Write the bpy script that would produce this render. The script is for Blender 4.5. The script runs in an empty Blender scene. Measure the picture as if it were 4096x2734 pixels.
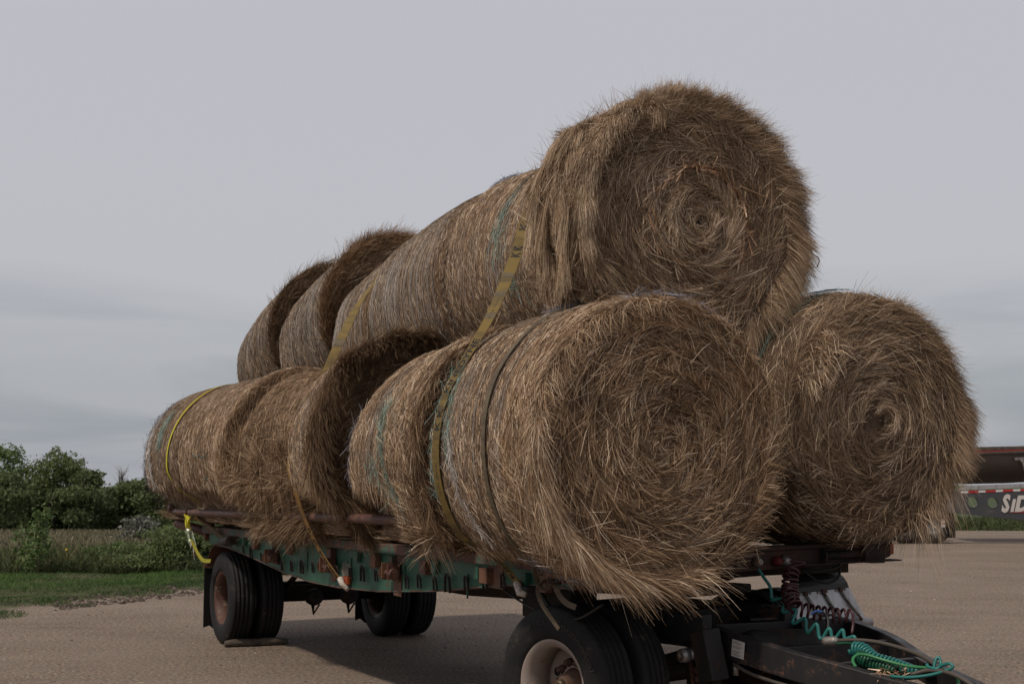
import bpy, math, random
import numpy as np
from mathutils import Vector
random.seed(7); rng = np.random.default_rng(11)
sc = bpy.context.scene
COL = sc.collection
R_ = math.radians
# ------------------------------------------------------------------ camera, sky, sun, exposure
CAM = np.array([15.59, -4.274, 1.7983]); ALPHA = .4703; PITCH = .0989
DV = np.array([-math.cos(ALPHA), math.sin(ALPHA), 0.]); RV = np.array([math.sin(ALPHA), math.cos(ALPHA), 0.])
cd = bpy.data.cameras.new('camera'); co = bpy.data.objects.new('camera', cd); COL.objects.link(co)
co.location = CAM
fw = Vector((DV[0]*math.cos(PITCH), DV[1]*math.cos(PITCH), math.sin(PITCH)))
co.rotation_euler = fw.to_track_quat('-Z', 'Y').to_euler()
cd.sensor_width = 36; cd.lens = 1402.4/1024*36; cd.clip_end = 3000; cd.clip_start = .05
cd.dof.use_dof = True; cd.dof.focus_distance = 9.6; cd.dof.aperture_fstop = 7.1
sc.camera = co
sc.view_settings.view_transform = 'Standard'; sc.view_settings.look = 'None'
sc.view_settings.exposure = 0; sc.view_settings.gamma = 1
SUN_DIR = Vector((.27*.575, -.96*.575, .82)).normalized()      # towards the sun
sl = bpy.data.lights.new('sun', 'SUN'); so = bpy.data.objects.new('sun', sl); COL.objects.link(so)
sl.energy = 2.7; sl.angle = R_(3.0); sl.color = (1, .90, .78)
so.rotation_euler = SUN_DIR.to_track_quat('Z', 'Y').to_euler(); so.location = (5, -10, 20)

class NT:
    def __init__(s, tree): s.t = tree; s.n = tree.nodes; s.l = tree.links
    def add(s, typ, **k):
        nd = s.n.new(typ)
        for a, b in k.items():
            if a.startswith('i_'):
                key = a[2:]; key = int(key) if key.isdigit() else key.replace('_', ' ')
                if hasattr(b, 'is_output'): s.l.new(b, nd.inputs[key])
                else: nd.inputs[key].default_value = b
            else: setattr(nd, a, b)
        return nd
    def math(s, op, a, b=0., c=None, clamp=False):
        nd = s.n.new('ShaderNodeMath'); nd.operation = op; nd.use_clamp = clamp
        for i, v in enumerate((a, b, c)):
            if v is None: continue
            if hasattr(v, 'is_output'): s.l.new(v, nd.inputs[i])
            else: nd.inputs[i].default_value = v
        return nd.outputs[0]
    def mix(s, f, a, b, blend='MIX'):
        nd = s.n.new('ShaderNodeMix'); nd.data_type = 'RGBA'; nd.blend_type = blend
        for i, v in ((0, f), (6, a), (7, b)):
            if hasattr(v, 'is_output'): s.l.new(v, nd.inputs[i])
            else: nd.inputs[i].default_value = v if i == 0 else (*v[:3], 1)
        return nd.outputs[2]
    def ramp(s, f, stops):
        nd = s.n.new('ShaderNodeValToRGB'); el = nd.color_ramp.elements
        while len(el) < len(stops): el.new(.5)
        for e, (p, c) in zip(el, stops):
            e.position = p; e.color = (c, c, c, 1) if not hasattr(c, '__len__') else (*c[:3], 1)
        if hasattr(f, 'is_output'): s.l.new(f, nd.inputs[0])
        return nd.outputs[0]
    def noise(s, vec, scale, detail=3, rough=.55, dist=0.):
        nd = s.n.new('ShaderNodeTexNoise'); s.l.new(vec, nd.inputs['Vector'])
        nd.inputs['Scale'].default_value = scale; nd.inputs['Detail'].default_value = detail
        nd.inputs['Roughness'].default_value = rough; nd.inputs['Distortion'].default_value = dist
        return nd.outputs[0]
    def mapping(s, vec, scale=(1, 1, 1), rot=(0, 0, 0)):
        nd = s.n.new('ShaderNodeMapping'); s.l.new(vec, nd.inputs[0])
        nd.inputs['Scale'].default_value = scale; nd.inputs['Rotation'].default_value = rot
        return nd.outputs[0]

wd = bpy.data.worlds.new('World'); sc.world = wd; wd.use_nodes = True; wt = NT(wd.node_tree)
for x in list(wt.n): wt.n.remove(x)
sky = wt.add('ShaderNodeTexSky', sky_type='NISHITA', sun_disc=False)
sky.sun_elevation = math.asin(SUN_DIR.z); sky.sun_rotation = math.atan2(SUN_DIR.x, SUN_DIR.y)
sky.air_density = 1.2; sky.dust_density = 3
tc = wt.add('ShaderNodeTexCoord'); sep = wt.add('ShaderNodeSeparateXYZ'); wt.l.new(tc.outputs['Generated'], sep.inputs[0])
z = sep.outputs[2]
bands = wt.noise(wt.mapping(tc.outputs['Generated'], (2.2, 2.2, 15)), 1.5, 5, .5, .9)
bands2 = wt.noise(wt.mapping(tc.outputs['Generated'], (1.3, 1.3, 9)), 1.6, 4, .5, .3)
lowmask = wt.ramp(wt.math('ADD', z, wt.math('MULTIPLY', wt.math('SUBTRACT', bands2, .5), .10)),
                  [(.0, .75), (.06, 1.), (.095, .7), (.14, .0)])
streak = wt.math('MULTIPLY', wt.ramp(bands, [(.40, 0.), (.66, 1.)]), lowmask)
high = wt.ramp(z, [(0., (5.5, 5.5, 5.8)), (.2, (5.8, 5.75, 6.1)), (.5, (6.0, 5.9, 6.3)), (1, (6.1, 6.0, 6.4))])
soft = wt.noise(wt.mapping(tc.outputs['Generated'], (1, 1, 2)), 1.2, 3, .5)
cloud = wt.mix(wt.math('MULTIPLY', soft, .18), high, (4.7, 4.8, 5.2))
cloud = wt.mix(lowmask, cloud, (4.55, 4.7, 5.05))
cloud = wt.mix(wt.math('MULTIPLY', streak, .85), cloud, (3.25, 3.6, 4.05))
mixed = wt.mix(.12, cloud, sky.outputs[0])
bg = wt.add('ShaderNodeBackground', i_Color=mixed, i_Strength=.095)
wo = wt.add('ShaderNodeOutputWorld'); wt.l.new(bg.outputs[0], wo.inputs[0])

# ------------------------------------------------------------------ materials
def material(name, rough=.6, spec=.3, metal=0.):
    m = bpy.data.materials.new(name); m.use_nodes = True; t = NT(m.node_tree)
    b = t.n['Principled BSDF']; b.inputs['Roughness'].default_value = rough
    b.inputs['Specular IOR Level'].default_value = spec; b.inputs['Metallic'].default_value = metal
    return m, t, b
def setc(t, b, col, inp='Base Color'):
    if hasattr(col, 'is_output'): t.l.new(col, b.inputs[inp])
    else: b.inputs[inp].default_value = (*col[:3], 1)
def bump(t, b, h, strength=.4, dist=.01):
    nd = t.add('ShaderNodeBump', i_Height=h, i_Strength=strength, i_Distance=dist); t.l.new(nd.outputs[0], b.inputs['Normal'])
def obj_co(t): return t.add('ShaderNodeTexCoord').outputs['Object']

def strand_mat(name, stops, rough=.62, trans=.12, blot=.35, blotcol=(.06, .042, .028), scale=5.):
    m, t, b = material(name, rough, .22)
    a = t.add('ShaderNodeAttribute', attribute_name='rnd').outputs['Fac']
    c = t.ramp(a, stops)
    n = t.noise(obj_co(t), scale, 4, .6)
    c = t.mix(t.math('MULTIPLY', t.ramp(n, [(.42, 0.), (.68, 1.)]), blot), c, blotcol)
    setc(t, b, c)
    tr = t.add('ShaderNodeBsdfTranslucent', i_Color=c); ms = t.add('ShaderNodeMixShader', i_0=trans)
    t.l.new(b.outputs[0], ms.inputs[1]); t.l.new(tr.outputs[0], ms.inputs[2])
    t.l.new(ms.outputs[0], t.n['Material Output'].inputs[0])
    return m
HAY = strand_mat('hay_tan', [(0, (.07, .040, .022)), (.25, (.19, .115, .064)), (.55, (.37, .238, .138)), (.82, (.56, .395, .25)), (1, (.84, .68, .51))])
HAYB = strand_mat('hay_brown', [(0, (.06, .035, .02)), (.3, (.16, .096, .053)), (.6, (.31, .20, .113)), (.88, (.48, .33, .20)), (1, (.64, .48, .32))])
HAYG = strand_mat('hay_grey', [(0, (.07, .045, .028)), (.25, (.19, .122, .073)), (.55, (.35, .24, .15)), (.85, (.53, .39, .26)), (1, (.72, .58, .44))])
STALK = strand_mat('reed_stalk', [(0, (.22, .10, .055)), (.5, (.42, .25, .15)), (1, (.62, .45, .31))], .4, .05, .1)
GRASSM = strand_mat('grass_green', [(0, (.03, .05, .018)), (.4, (.055, .105, .025)), (.8, (.085, .16, .035)), (1, (.16, .17, .07))], .6, .25, .45, (.05, .065, .03), .8)
WEEDM = strand_mat('weed_green_brown', [(0, (.03, .035, .015)), (.35, (.06, .085, .028)), (.65, (.10, .115, .045)), (.85, (.17, .14, .07)), (1, (.26, .20, .12))], .6, .25, .45, (.045, .05, .022), .9)
DRYM = strand_mat('dry_field_grass', [(0, (.06, .06, .032)), (.4, (.13, .12, .07)), (.8, (.19, .165, .105)), (1, (.28, .23, .165))], .6, .2, .35, (.07, .085, .04), .35)
LEAF = strand_mat('leaf_green', [(0, (.065, .088, .038)), (.4, (.115, .152, .056)), (.75, (.155, .195, .072)), (1, (.22, .24, .11))], .6, .4, .25, (.05, .06, .02), .6)
LEAFL = strand_mat('leaf_pale_green', [(0, (.05, .08, .025)), (.4, (.09, .14, .045)), (.75, (.13, .19, .065)), (1, (.24, .25, .11))], .5, .3, .2, (.06, .09, .03), 1.2)
LEAFS = strand_mat('leaf_silver', [(0, (.07, .075, .06)), (.5, (.13, .14, .115)), (1, (.2, .2, .17))], .5, .2, .2, (.12, .09, .07), 1.2)
LEAFD = strand_mat('leaf_dark', [(0, (.06, .08, .038)), (.5, (.12, .155, .066)), (1, (.18, .21, .095))], .6, .4, .3, (.03, .03, .015), .6)
NETW = strand_mat('net_white', [(0, (.30, .26, .22)), (.5, (.54, .49, .44)), (1, (.80, .78, .76))], .35, .1, .45, (.2, .15, .1), 3)
NETT = strand_mat('net_teal', [(0, (.08, .15, .125)), (.5, (.19, .30, .26)), (1, (.36, .47, .43))], .35, .1, .25, (.2, .2, .15), 4)
NETB = strand_mat('net_blue_grey', [(0, (.07, .07, .09)), (.5, (.2, .2, .25)), (1, (.42, .44, .50))], .35, .1, .2, (.1, .08, .07), 4)

NETC = strand_mat('net_pale_blue', [(0, (.10, .10, .13)), (.5, (.34, .36, .44)), (1, (.62, .66, .76))], .35, .1, .1, (.1, .08, .07), 4)
def body_mat(name, dark, mid, lite):
    m, t, b = material(name, .8, .1)
    v = obj_co(t)
    # long fibres that run round the roll, plus broad mottling
    f1 = t.noise(t.mapping(v, (60, 9, 9)), 3.5, 5, .7, .5)
    f2 = t.noise(t.mapping(v, (8, 8, 8)), 9, 5, .7, 1.2)
    f3 = t.noise(v, 2.2, 3)
    k = t.math('ADD', t.math('MULTIPLY', f1, .5), t.math('MULTIPLY', f2, .5))
    c = t.ramp(k, [(.34, dark), (.52, mid), (.68, lite)])
    c = t.mix(t.math('MULTIPLY', f3, .35), c, dark)
    setc(t, b, c); bump(t, b, k, .8, .03)
    return m
BODY = body_mat('hay_packed', (.065, .040, .025), (.24, .160, .105), (.44, .31, .21))
BODYB = body_mat('hay_packed_dark', (.04, .026, .018), (.13, .088, .06), (.26, .18, .125))

def paint_mat(name, base, rust=(.13, .05, .03), amount=.35, rough=.5, scale=3., dirt=(.06, .045, .035), streak=True, metal=0.):
    m, t, b = material(name, rough, .35, metal)
    v = obj_co(t)
    n1 = t.noise(v, scale, 6, .65); n2 = t.noise(v, scale*9, 4, .7)
    k = t.math('ADD', t.math('MULTIPLY', n1, .65), t.math('MULTIPLY', n2, .35))
    lo = .62 - amount*.3
    c = t.mix(t.ramp(k, [(lo-.03, 0.), (lo+.04, 1.)]), base, rust)
    if streak:
        s = t.noise(t.mapping(v, (14, 14, 1.2)), 1.5, 4, .6)
        c = t.mix(t.math('MULTIPLY', t.ramp(s, [(.45, 0.), (.75, 1.)]), .45), c, dirt)
    c = t.mix(t.math('MULTIPLY', n2, .25), c, dirt)
    setc(t, b, c); bump(t, b, k, .25, .004)
    t.l.new(t.ramp(n1, [(.3, rough-.12), (.7, min(1, rough+.25))]), b.inputs['Roughness'])
    return m
GREEN = paint_mat('green_paint_worn', (.017, .098, .062), (.09, .035, .022), .12, .45, 2.2)
RUSTED = paint_mat('brown_primer_rust', (.085, .032, .024), (.15, .065, .035), .4, .6, 4)
RUSTG = paint_mat('rust_over_green', (.12, .052, .042), (.05, .13, .095), .32, .6, 9)
PIPE = paint_mat('brown_pipe_steel', (.075, .03, .026), (.14, .07, .045), .35, .5, 6)
BOLST = paint_mat('dark_brown_bolster', (.030, .014, .011), (.06, .028, .018), .3, .65, 5, (.02, .014, .011))
BLACK = paint_mat('black_paint_chipped', (.012, .012, .014), (.10, .05, .03), .16, .45, 5, (.03, .025, .022))
DARKST = paint_mat('dark_underbody_steel', (.012, .011, .011), (.045, .022, .015), .3, .7, 5, (.02, .016, .014))
ALU = paint_mat('aluminium_sheet', (.42, .42, .43), (.25, .22, .2), .2, .38, 7, (.2, .18, .16), True, .6)
RIMR = paint_mat('rusty_rim', (.075, .034, .021), (.2, .155, .12), .2, .6, 7, (.07, .03, .018))
RIMW = paint_mat('white_rim_dirty', (.25, .215, .19), (.2, .1, .06), .05, .45, 5, (.28, .2, .16))
RUSTN = paint_mat('rusted_nut', (.045, .026, .019), (.09, .045, .028), .5, .7, 20)
WOODM = paint_mat('weathered_wood', (.05, .038, .03), (.10, .08, .062), .4, .9, 8)
ZINC = paint_mat('zinc_plated', (.42, .52, .36), (.5, .38, .42), .3, .3, 14, (.3, .3, .25), False, .7)
GALV = paint_mat('grey_metal_fitting', (.30, .29, .28), (.15, .09, .06), .3, .4, 12, (.1, .09, .08), False, .6)
WHITEP = paint_mat('white_hook', (.55, .5, .44), (.3, .22, .16), .2, .5, 9)
STEELG = paint_mat('dark_grey_steel_beam', (.045, .047, .053), (.075, .07, .068), .2, .4, 2, (.06, .055, .05))
TUBM = paint_mat('weathered_steel_tub', (.10, .082, .07), (.13, .107, .09), .3, .5, 1.2, (.06, .045, .04))
def plain(name, col, rough=.5, spec=.3, metal=0., var=.2, scale=20):
    m, t, b = material(name, rough, spec, metal)
    n = t.noise(obj_co(t), scale, 4, .65)
    c = t.mix(t.math('MULTIPLY', n, var*1.6), col, tuple(x*.35 for x in col))
    setc(t, b, c); bump(t, b, n, .15, .003); return m
TEALH = plain('teal_hose', (.022, .145, .13), .35)
GREENH = plain('green_hose', (.035, .17, .065), .35)
DGREENH = plain('dark_green_hose', (.01, .065, .035), .35)
REDH = plain('maroon_hose', (.055, .018, .022), .35)
BLACKH = plain('black_rubber_hose', (.012, .012, .012), .45)
GREYH = plain('grey_brown_cable', (.075, .062, .052), .55)
BLUEH = plain('blue_line', (.03, .10, .32), .35)
ORANGE = plain('amber_lens', (.27, .05, .012), .25, .5)
REDP = plain('red_knob', (.10, .010, .009), .5)
YELLOW = plain('bright_yellow_webbing', (.55, .50, .04), .6, .2, 0, .15, 60)
YELD = plain('yellow_webbing_black_print', (.33, .30, .03), .6, .2, 0, .6, 45)
def webbing(name, col, dirt):
    m, t, b = material(name, .65, .2); v = obj_co(t)
    n = t.noise(t.mapping(v, (1.5, 1.5, 7)), 2.2, 4, .6)
    wv = t.add('ShaderNodeTexWave', i_Scale=70., i_Distortion=.6); wv.bands_direction = 'Z'; t.l.new(v, wv.inputs[0])
    c = t.mix(t.ramp(n, [(.42, 0.), (.66, .85)]), col, dirt)
    c = t.mix(.12, c, wv.outputs[0], 'MULTIPLY')
    setc(t, b, c); bump(t, b, wv.outputs[1], .3, .002); return m
GOLD = webbing('gold_webbing_dirty', (.17, .115, .032), (.065, .047, .028))
GOLD2 = webbing('orange_gold_webbing', (.30, .165, .045), (.17, .10, .05))
OLIVE = webbing('olive_brown_webbing', (.12, .095, .06), (.06, .045, .03))
TANW = webbing('tan_webbing', (.11, .082, .055), (.06, .045, .03))
INK = plain('black_print', (.018, .016, .012), .6, .2, 0, .4, 40)
INK2 = plain('faded_print', (.07, .05, .02), .6, .2, 0, .4, 40)
WHT = plain('pale_decal', (.52, .48, .45), .5, .2, 0, .15, 10)
RED = plain('red_reflective', (.42, .02, .025), .35, .4)
SILV = plain('white_reflective', (.60, .58, .58), .35, .4)
PAPER = plain('white_sticker', (.55, .52, .50), .5, .2, 0, .08, 30)
EMBL = plain('pewter_emblem', (.35, .32, .28), .35, .4, .5)
BRASS = plain('brass_core', (.10, .075, .05), .5, .4, .5)  # dull brass of the hub caps

def rubber():
    m, t, b = material('tyre_rubber', .7, .2); v = obj_co(t)
    n = t.noise(v, 5, 6, .68); n2 = t.noise(v, 40, 3, .6)
    k = t.math('ADD', t.math('MULTIPLY', n, .75), t.math('MULTIPLY', n2, .25))
    setc(t, b, t.ramp(k, [(.4, (.010, .010, .011)), (.58, (.016, .015, .0145)), (.74, (.07, .054, .04))]))
    bump(t, b, n2, .3, .003); return m
TYRE = rubber()
TYREW = plain('dusty_tread_rubber', (.05, .043, .038), .8, .2, 0, .5, 9)

# ------------------------------------------------------------------ mesh helpers
def tag(o, label=None, cat=None, group=None, kind=None):
    if label: o['label'] = label
    if cat: o['category'] = cat
    if group: o['group'] = group
    if kind: o['kind'] = kind
    return o
def empty(name, loc, label=None, cat=None, group=None):
    o = bpy.data.objects.new(name, None); COL.objects.link(o); o.location = loc; o.empty_display_size = .2
    return tag(o, label, cat, group)
def origin_of(p):
    v = Vector((0, 0, 0))
    while p is not None: v += Vector(p.location); p = p.parent
    return np.array(v)
def link_mesh(name, me, mat, parent=None):
    o = bpy.data.objects.new(name, me); COL.objects.link(o)
    if mat: me.materials.append(mat)
    if parent is not None: o.parent = parent
    return o
def np_mesh(name, V, F, mat, parent=None, rnd=None, smooth=False, loc=None):
    """V (n,3) world coordinates, F (m,4) or (m,3) faces, rnd one value a face."""
    V = np.asarray(V, dtype=np.float64)
    if parent is not None: V = V - origin_of(parent)
    if loc is not None: V = V - np.array(loc)
    F = np.asarray(F, dtype=np.int32); k = F.shape[1]
    me = bpy.data.meshes.new(name)
    me.vertices.add(len(V)); me.vertices.foreach_set('co', V.astype(np.float32).ravel())
    me.loops.add(F.size); me.loops.foreach_set('vertex_index', F.ravel())
    me.polygons.add(len(F)); me.polygons.foreach_set('loop_start', np.arange(0, F.size, k, dtype=np.int32))
    me.polygons.foreach_set('use_smooth', np.full(len(F), smooth, dtype=bool))
    if rnd is not None:
        a = me.attributes.new('rnd', 'FLOAT', 'FACE'); a.data.foreach_set('value', np.asarray(rnd, dtype=np.float32))
    me.update(calc_edges=True); me.validate(verbose=False)
    o = link_mesh(name, me, mat, parent)
    if loc is not None: o.location = loc
    return o
def unit(v): return v/np.maximum(np.linalg.norm(v, axis=-1, keepdims=True), 1e-9)
def strand_geo(P, D, bend, L, W, rnd, segs=2, tip=.35):
    N = len(P); rd = rng.normal(size=(N, 3)); side = unit(np.cross(D, rd))
    rows = []
    for k in range(segs+1):
        t = k/segs
        c = P + D*(L*t)[:, None] + bend*(L*t*t)[:, None]
        w = (W*.5*(1-(1-tip)*t))[:, None]
        rows.append(c-side*w); rows.append(c+side*w)
    V = np.stack(rows, 1).reshape(-1, 3)
    base = np.arange(N)[:, None]*(2*(segs+1))
    F = np.concatenate([base+np.array([2*k, 2*k+1, 2*k+3, 2*k+2]) for k in range(segs)], 1).reshape(-1, 4)
    return V, F, np.repeat(rnd, segs)
def strands(name, parts, mat, parent, kind='stuff'):
    Vs, Fs, Rs = [], [], []; n = 0
    for V, F, r in parts:
        Vs.append(V); Fs.append(F+n); Rs.append(r); n += len(V)
    o = np_mesh(name, np.concatenate(Vs), np.concatenate(Fs), mat, parent, np.concatenate(Rs))
    if kind: o['kind'] = kind
    return o

class MB:
    def __init__(s): s.v = []; s.f = []; s.sm = []
    def quadbox(s, c8, smooth=False):
        n = len(s.v); s.v += [tuple(map(float, p)) for p in c8]
        for f in ((0, 3, 2, 1), (4, 5, 6, 7), (0, 1, 5, 4), (1, 2, 6, 5), (2, 3, 7, 6), (3, 0, 4, 7)):
            s.f.append(tuple(n+i for i in f)); s.sm.append(smooth)
        return s
    def box(s, c, size, rotz=0., axes=None):
        hx, hy, hz = size[0]/2, size[1]/2, size[2]/2
        c = np.array(c, float)
        if axes is None:
            ax = np.array([math.cos(rotz), math.sin(rotz), 0]); ay = np.array([-math.sin(rotz), math.cos(rotz), 0]); az = np.array([0, 0, 1.])
        else: ax, ay, az = [np.array(a, float) for a in axes]
        P = [c+ax*sx*hx+ay*sy*hy+az*sz*hz for sz in (-1, 1) for sx, sy in ((-1, -1), (1, -1), (1, 1), (-1, 1))]
        return s.quadbox(P)
    def bar(s, p0, p1, w, h, up=(0, 0, 1)):
        p0, p1 = np.array(p0, float), np.array(p1, float); d = p1-p0; L = np.linalg.norm(d); d /= L
        up = np.array(up, float); side = np.cross(up, d); side /= np.linalg.norm(side); u = np.cross(d, side)
        return s.box((p0+p1)/2, (L, w, h), axes=(d, side, u))
    def ring_sweep(s, rings, closed=False, caps=True, smooth=True):
        n0 = len(s.v); k = len(rings[0])
        for r in rings: s.v += [tuple(map(float, p)) for p in r]
        m = len(rings)
        for i in range(m if closed else m-1):
            a = n0+i*k; b = n0+((i+1) % m)*k
            for j in range(k):
                s.f.append((a+j, a+(j+1) % k, b+(j+1) % k, b+j)); s.sm.append(smooth)
        if caps and not closed:
            s.f.append(tuple(n0+j for j in reversed(range(k)))); s.sm.append(False)
            s.f.append(tuple(n0+(m-1)*k+j for j in range(k))); s.sm.append(False)
        return s
    def tube(s, pts, r, n=10, closed=False, caps=True):
        pts = np.array(pts, float); m = len(pts)
        T = np.gradient(pts, axis=0) if not closed else np.roll(pts, -1, 0)-np.roll(pts, 1, 0)
        T = unit(T); ref = np.array([0, 0, 1.]) if abs(T[0][2]) < .9 else np.array([1., 0, 0])
        N = unit(np.cross(T[0], ref)); rings = []
        rr = np.broadcast_to(np.array(r, float), (m,))
        for i in range(m):
            N = N-T[i]*np.dot(N, T[i]); N = N/np.linalg.norm(N); B = np.cross(T[i], N)
            rings.append([pts[i]+rr[i]*(N*math.cos(a)+B*math.sin(a)) for a in np.linspace(0, 2*math.pi, n, endpoint=False)])
        return s.ring_sweep(rings, closed, caps)
    def cyl(s, p0, p1, r, n=16, r1=None):
        return s.tube([p0, p1], [r, r if r1 is None else r1], n)
    def lathe(s, c, axis, prof, n=48):
        """prof [(radius, offset along axis)] closed section revolved round axis through c."""
        c = np.array(c, float); ax = unit(np.array(axis, float)); u = unit(np.cross(ax, [0, 0, 1.])); w = np.cross(u, ax)
        rings = []
        for a in np.linspace(0, 2*math.pi, n, endpoint=False):
            d = u*math.cos(a)+w*math.sin(a); rings.append([c+d*r+ax*o for r, o in prof])
        return s.ring_sweep(rings, True, False)
    def prism(s, poly, y0, y1, plane='xz'):
        n0 = len(s.v); k = len(poly)
        for y in (y0, y1):
            for a, b in poly: s.v.append((a, y, b) if plane == 'xz' else ((y, a, b) if plane == 'yz' else (a, b, y)))
        s.f.append(tuple(n0+i for i in range(k))); s.sm.append(False)
        s.f.append(tuple(n0+k+i for i in reversed(range(k)))); s.sm.append(False)
        for i in range(k):
            j = (i+1) % k; s.f.append((n0+j, n0+i, n0+k+i, n0+k+j)); s.sm.append(False)
        return s
    def build(s, name, mat, parent=None, bevel=0., loc=None, label=None):
        V = np.array(s.v)
        if parent is not None: V = V-origin_of(parent)
        if loc is not None: V = V-np.array(loc)
        me = bpy.data.meshes.new(name); me.from_pydata(V.tolist(), [], s.f)
        me.polygons.foreach_set('use_smooth', s.sm); me.update()
        import bmesh
        bm = bmesh.new(); bm.from_mesh(me); bmesh.ops.recalc_face_normals(bm, faces=bm.faces); bm.to_mesh(me); bm.free()
        o = link_mesh(name, me, mat, parent)
        if loc is not None: o.location = loc
        if bevel:
            bv = o.modifiers.new('bevel', 'BEVEL'); bv.width = bevel; bv.segments = 2; bv.limit_method = 'ANGLE'
        if label: o['label'] = label
        return o
def smooth_path(pts, n=8):
    """Catmull-Rom through pts."""
    P = np.array(pts, float); P = np.vstack([2*P[0]-P[1], P, 2*P[-1]-P[-2]]); out = []
    for i in range(1, len(P)-2):
        for t in np.linspace(0, 1, n, endpoint=False):
            a, b, c, d = P[i-1], P[i], P[i+1], P[i+2]
            out.append(.5*((2*b)+(-a+c)*t+(2*a-5*b+4*c-d)*t*t+(-a+3*b-3*c+d)*t**3))
    out.append(P[-2]); return np.array(out)
def text_geo(txt, size=1., bold=.0, shear=0., spacing=1.):
    cu = bpy.data.curves.new('t', 'FONT'); cu.body = txt; cu.size = size; cu.offset = bold; cu.shear = shear; cu.space_character = spacing
    cu.resolution_u = 2; o = bpy.data.objects.new('t', cu); COL.objects.link(o)
    bpy.context.view_layer.update(); dg = bpy.context.evaluated_depsgraph_get()
    me = bpy.data.meshes.new_from_object(o.evaluated_get(dg)); V = np.array([v.co[:] for v in me.vertices]); F = [tuple(p.vertices) for p in me.polygons]
    bpy.data.objects.remove(o); bpy.data.curves.remove(cu); bpy.data.meshes.remove(me)
    return V, F
def mapped_text(txt, fn, size, name, mat, parent, bold=.0, shear=0., width=None, spacing=1., label=None):
    """fn maps flat (n,2) text coordinates (x along, y up, centred on y) to world points; optional fixed width."""
    V, F = text_geo(txt, 1., bold, shear, spacing)
    V = V.copy(); V[:, 0] -= V[:, 0].min(); cap = .70
    sx = (width/V[:, 0].max()) if width else size/cap
    X = V[:, 0]*sx; Y = (V[:, 1]-cap/2)*size/cap
    W = fn(np.stack([X, Y], 1)); m = MB(); m.v = [tuple(p) for p in W]; m.f = F; m.sm = [False]*len(F)
    if parent is not None: W = W-origin_of(parent)
    me = bpy.data.meshes.new(name); me.from_pydata(W.tolist(), [], F); me.update()
    o = link_mesh(name, me, mat, parent)
    if label: o['label'] = label
    return o

# ------------------------------------------------------------------ ground
BND = np.array([(2, -40), (0, -14), (-3.6, -6), (-5.4, -1.65), (-6.4, -.1), (-8.1, 1.9), (-11.5, 4.5), (-15, 12), (-24.1, 36.8), (-33, 70), (-70, 220), (-200, 700)], float)
def signed_dist(X, Y):
    best = np.full(X.shape, 1e9); sg = np.zeros(X.shape)
    for a, b in zip(BND[:-1], BND[1:]):
        ab = b-a; L2 = ab@ab
        t = np.clip(((X-a[0])*ab[0]+(Y-a[1])*ab[1])/L2, 0, 1)
        dx, dy = X-(a[0]+t*ab[0]), Y-(a[1]+t*ab[1]); d = np.hypot(dx, dy)
        s = np.sign(ab[0]*(Y-a[1])-ab[1]*(X-a[0]))
        u = d < best; best = np.where(u, d, best); sg = np.where(u, s, sg)
    return best*sg
def depth_of(X, Y): return (X-CAM[0])*DV[0]+(Y-CAM[1])*DV[1]
def sst(a, b, x): t = np.clip((x-a)/(b-a), 0, 1); return t*t*(3-2*t)
def ground_z(X, Y):
    s = signed_dist(X, Y); d = depth_of(X, Y)
    base = -.5*sst(29, 38, d)-1.25*sst(38, 100, d)
    hum = .035*np.sin(X*1.7+Y*.6)*np.sin(Y*1.3-X*.4)+.02*np.sin(X*4.1)*np.sin(Y*3.7)
    return np.where(s > 0, base*sst(0, 8, s)+hum*sst(.1, 1.5, s)+.03*sst(0, .6, s), 0)
def axis_pts(lo, hi, c0, c1, fine):
    mid = np.arange(c0, c1, fine); g = [mid[0]]; st = fine
    while g[-1] > lo: st *= 1.18; g.append(g[-1]-st)
    h = [mid[-1]]; st = fine
    while h[-1] < hi: st *= 1.18; h.append(h[-1]+st)
    return np.array(g[:0:-1]+mid.tolist()+h[1:])
gx = axis_pts(-900, 700, -26, 16, .3); gy = axis_pts(-700, 900, -10, 14, .3)
GX, GY = np.meshgrid(gx, gy, indexing='ij'); GZ = ground_z(GX, GY); SD = signed_dist(GX, GY)
nx, ny = GX.shape; idx = np.arange(nx*ny).reshape(nx, ny)
F = np.stack([idx[:-1, :-1], idx[1:, :-1], idx[1:, 1:], idx[:-1, 1:]], -1).reshape(-1, 4)
m, t, b = material('gravel_and_field', .9, .15)
v = obj_co(t); sdn = t.add('ShaderNodeAttribute', attribute_name='field_dist').outputs['Fac']
dpn = t.add('ShaderNodeAttribute', attribute_name='far').outputs['Fac']
st1 = t.noise(v, 55, 5, .8); st2 = t.noise(v, 13, 5, .7); big = t.noise(v, .45, 4, .6)
trk = t.noise(t.mapping(t.mapping(v, (1, 1, 1), (0, 0, R_(-60))), (.3, 1.9, 1)), 1.0, 7, .7, 1.4)
vo = t.add('ShaderNodeTexVoronoi', i_Scale=70.); t.l.new(v, vo.inputs['Vector'])
st3 = t.noise(v, 27, 3, .6)
gk = t.math('ADD', t.math('MULTIPLY', st1, .45), t.math('MULTIPLY', st3, .55))
grav = t.ramp(gk, [(.36, (.034, .027, .019)), (.5, (.142, .112, .081)), (.63, (.34, .272, .208))])
grav = t.mix(t.math('MULTIPLY', t.ramp(vo.outputs[1], [(.0, 1.), (1., 0.)]), .35), grav, vo.outputs[1], 'OVERLAY')
grav = t.mix(t.math('MULTIPLY', t.ramp(trk, [(.47, 0.), (.66, 1.)]), .42), grav, (.085, .066, .052))
grav = t.mix(t.math('MULTIPLY', t.ramp(big, [(.38, 0.), (.7, 1.)]), .35), grav, (.25, .20, .165))
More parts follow.
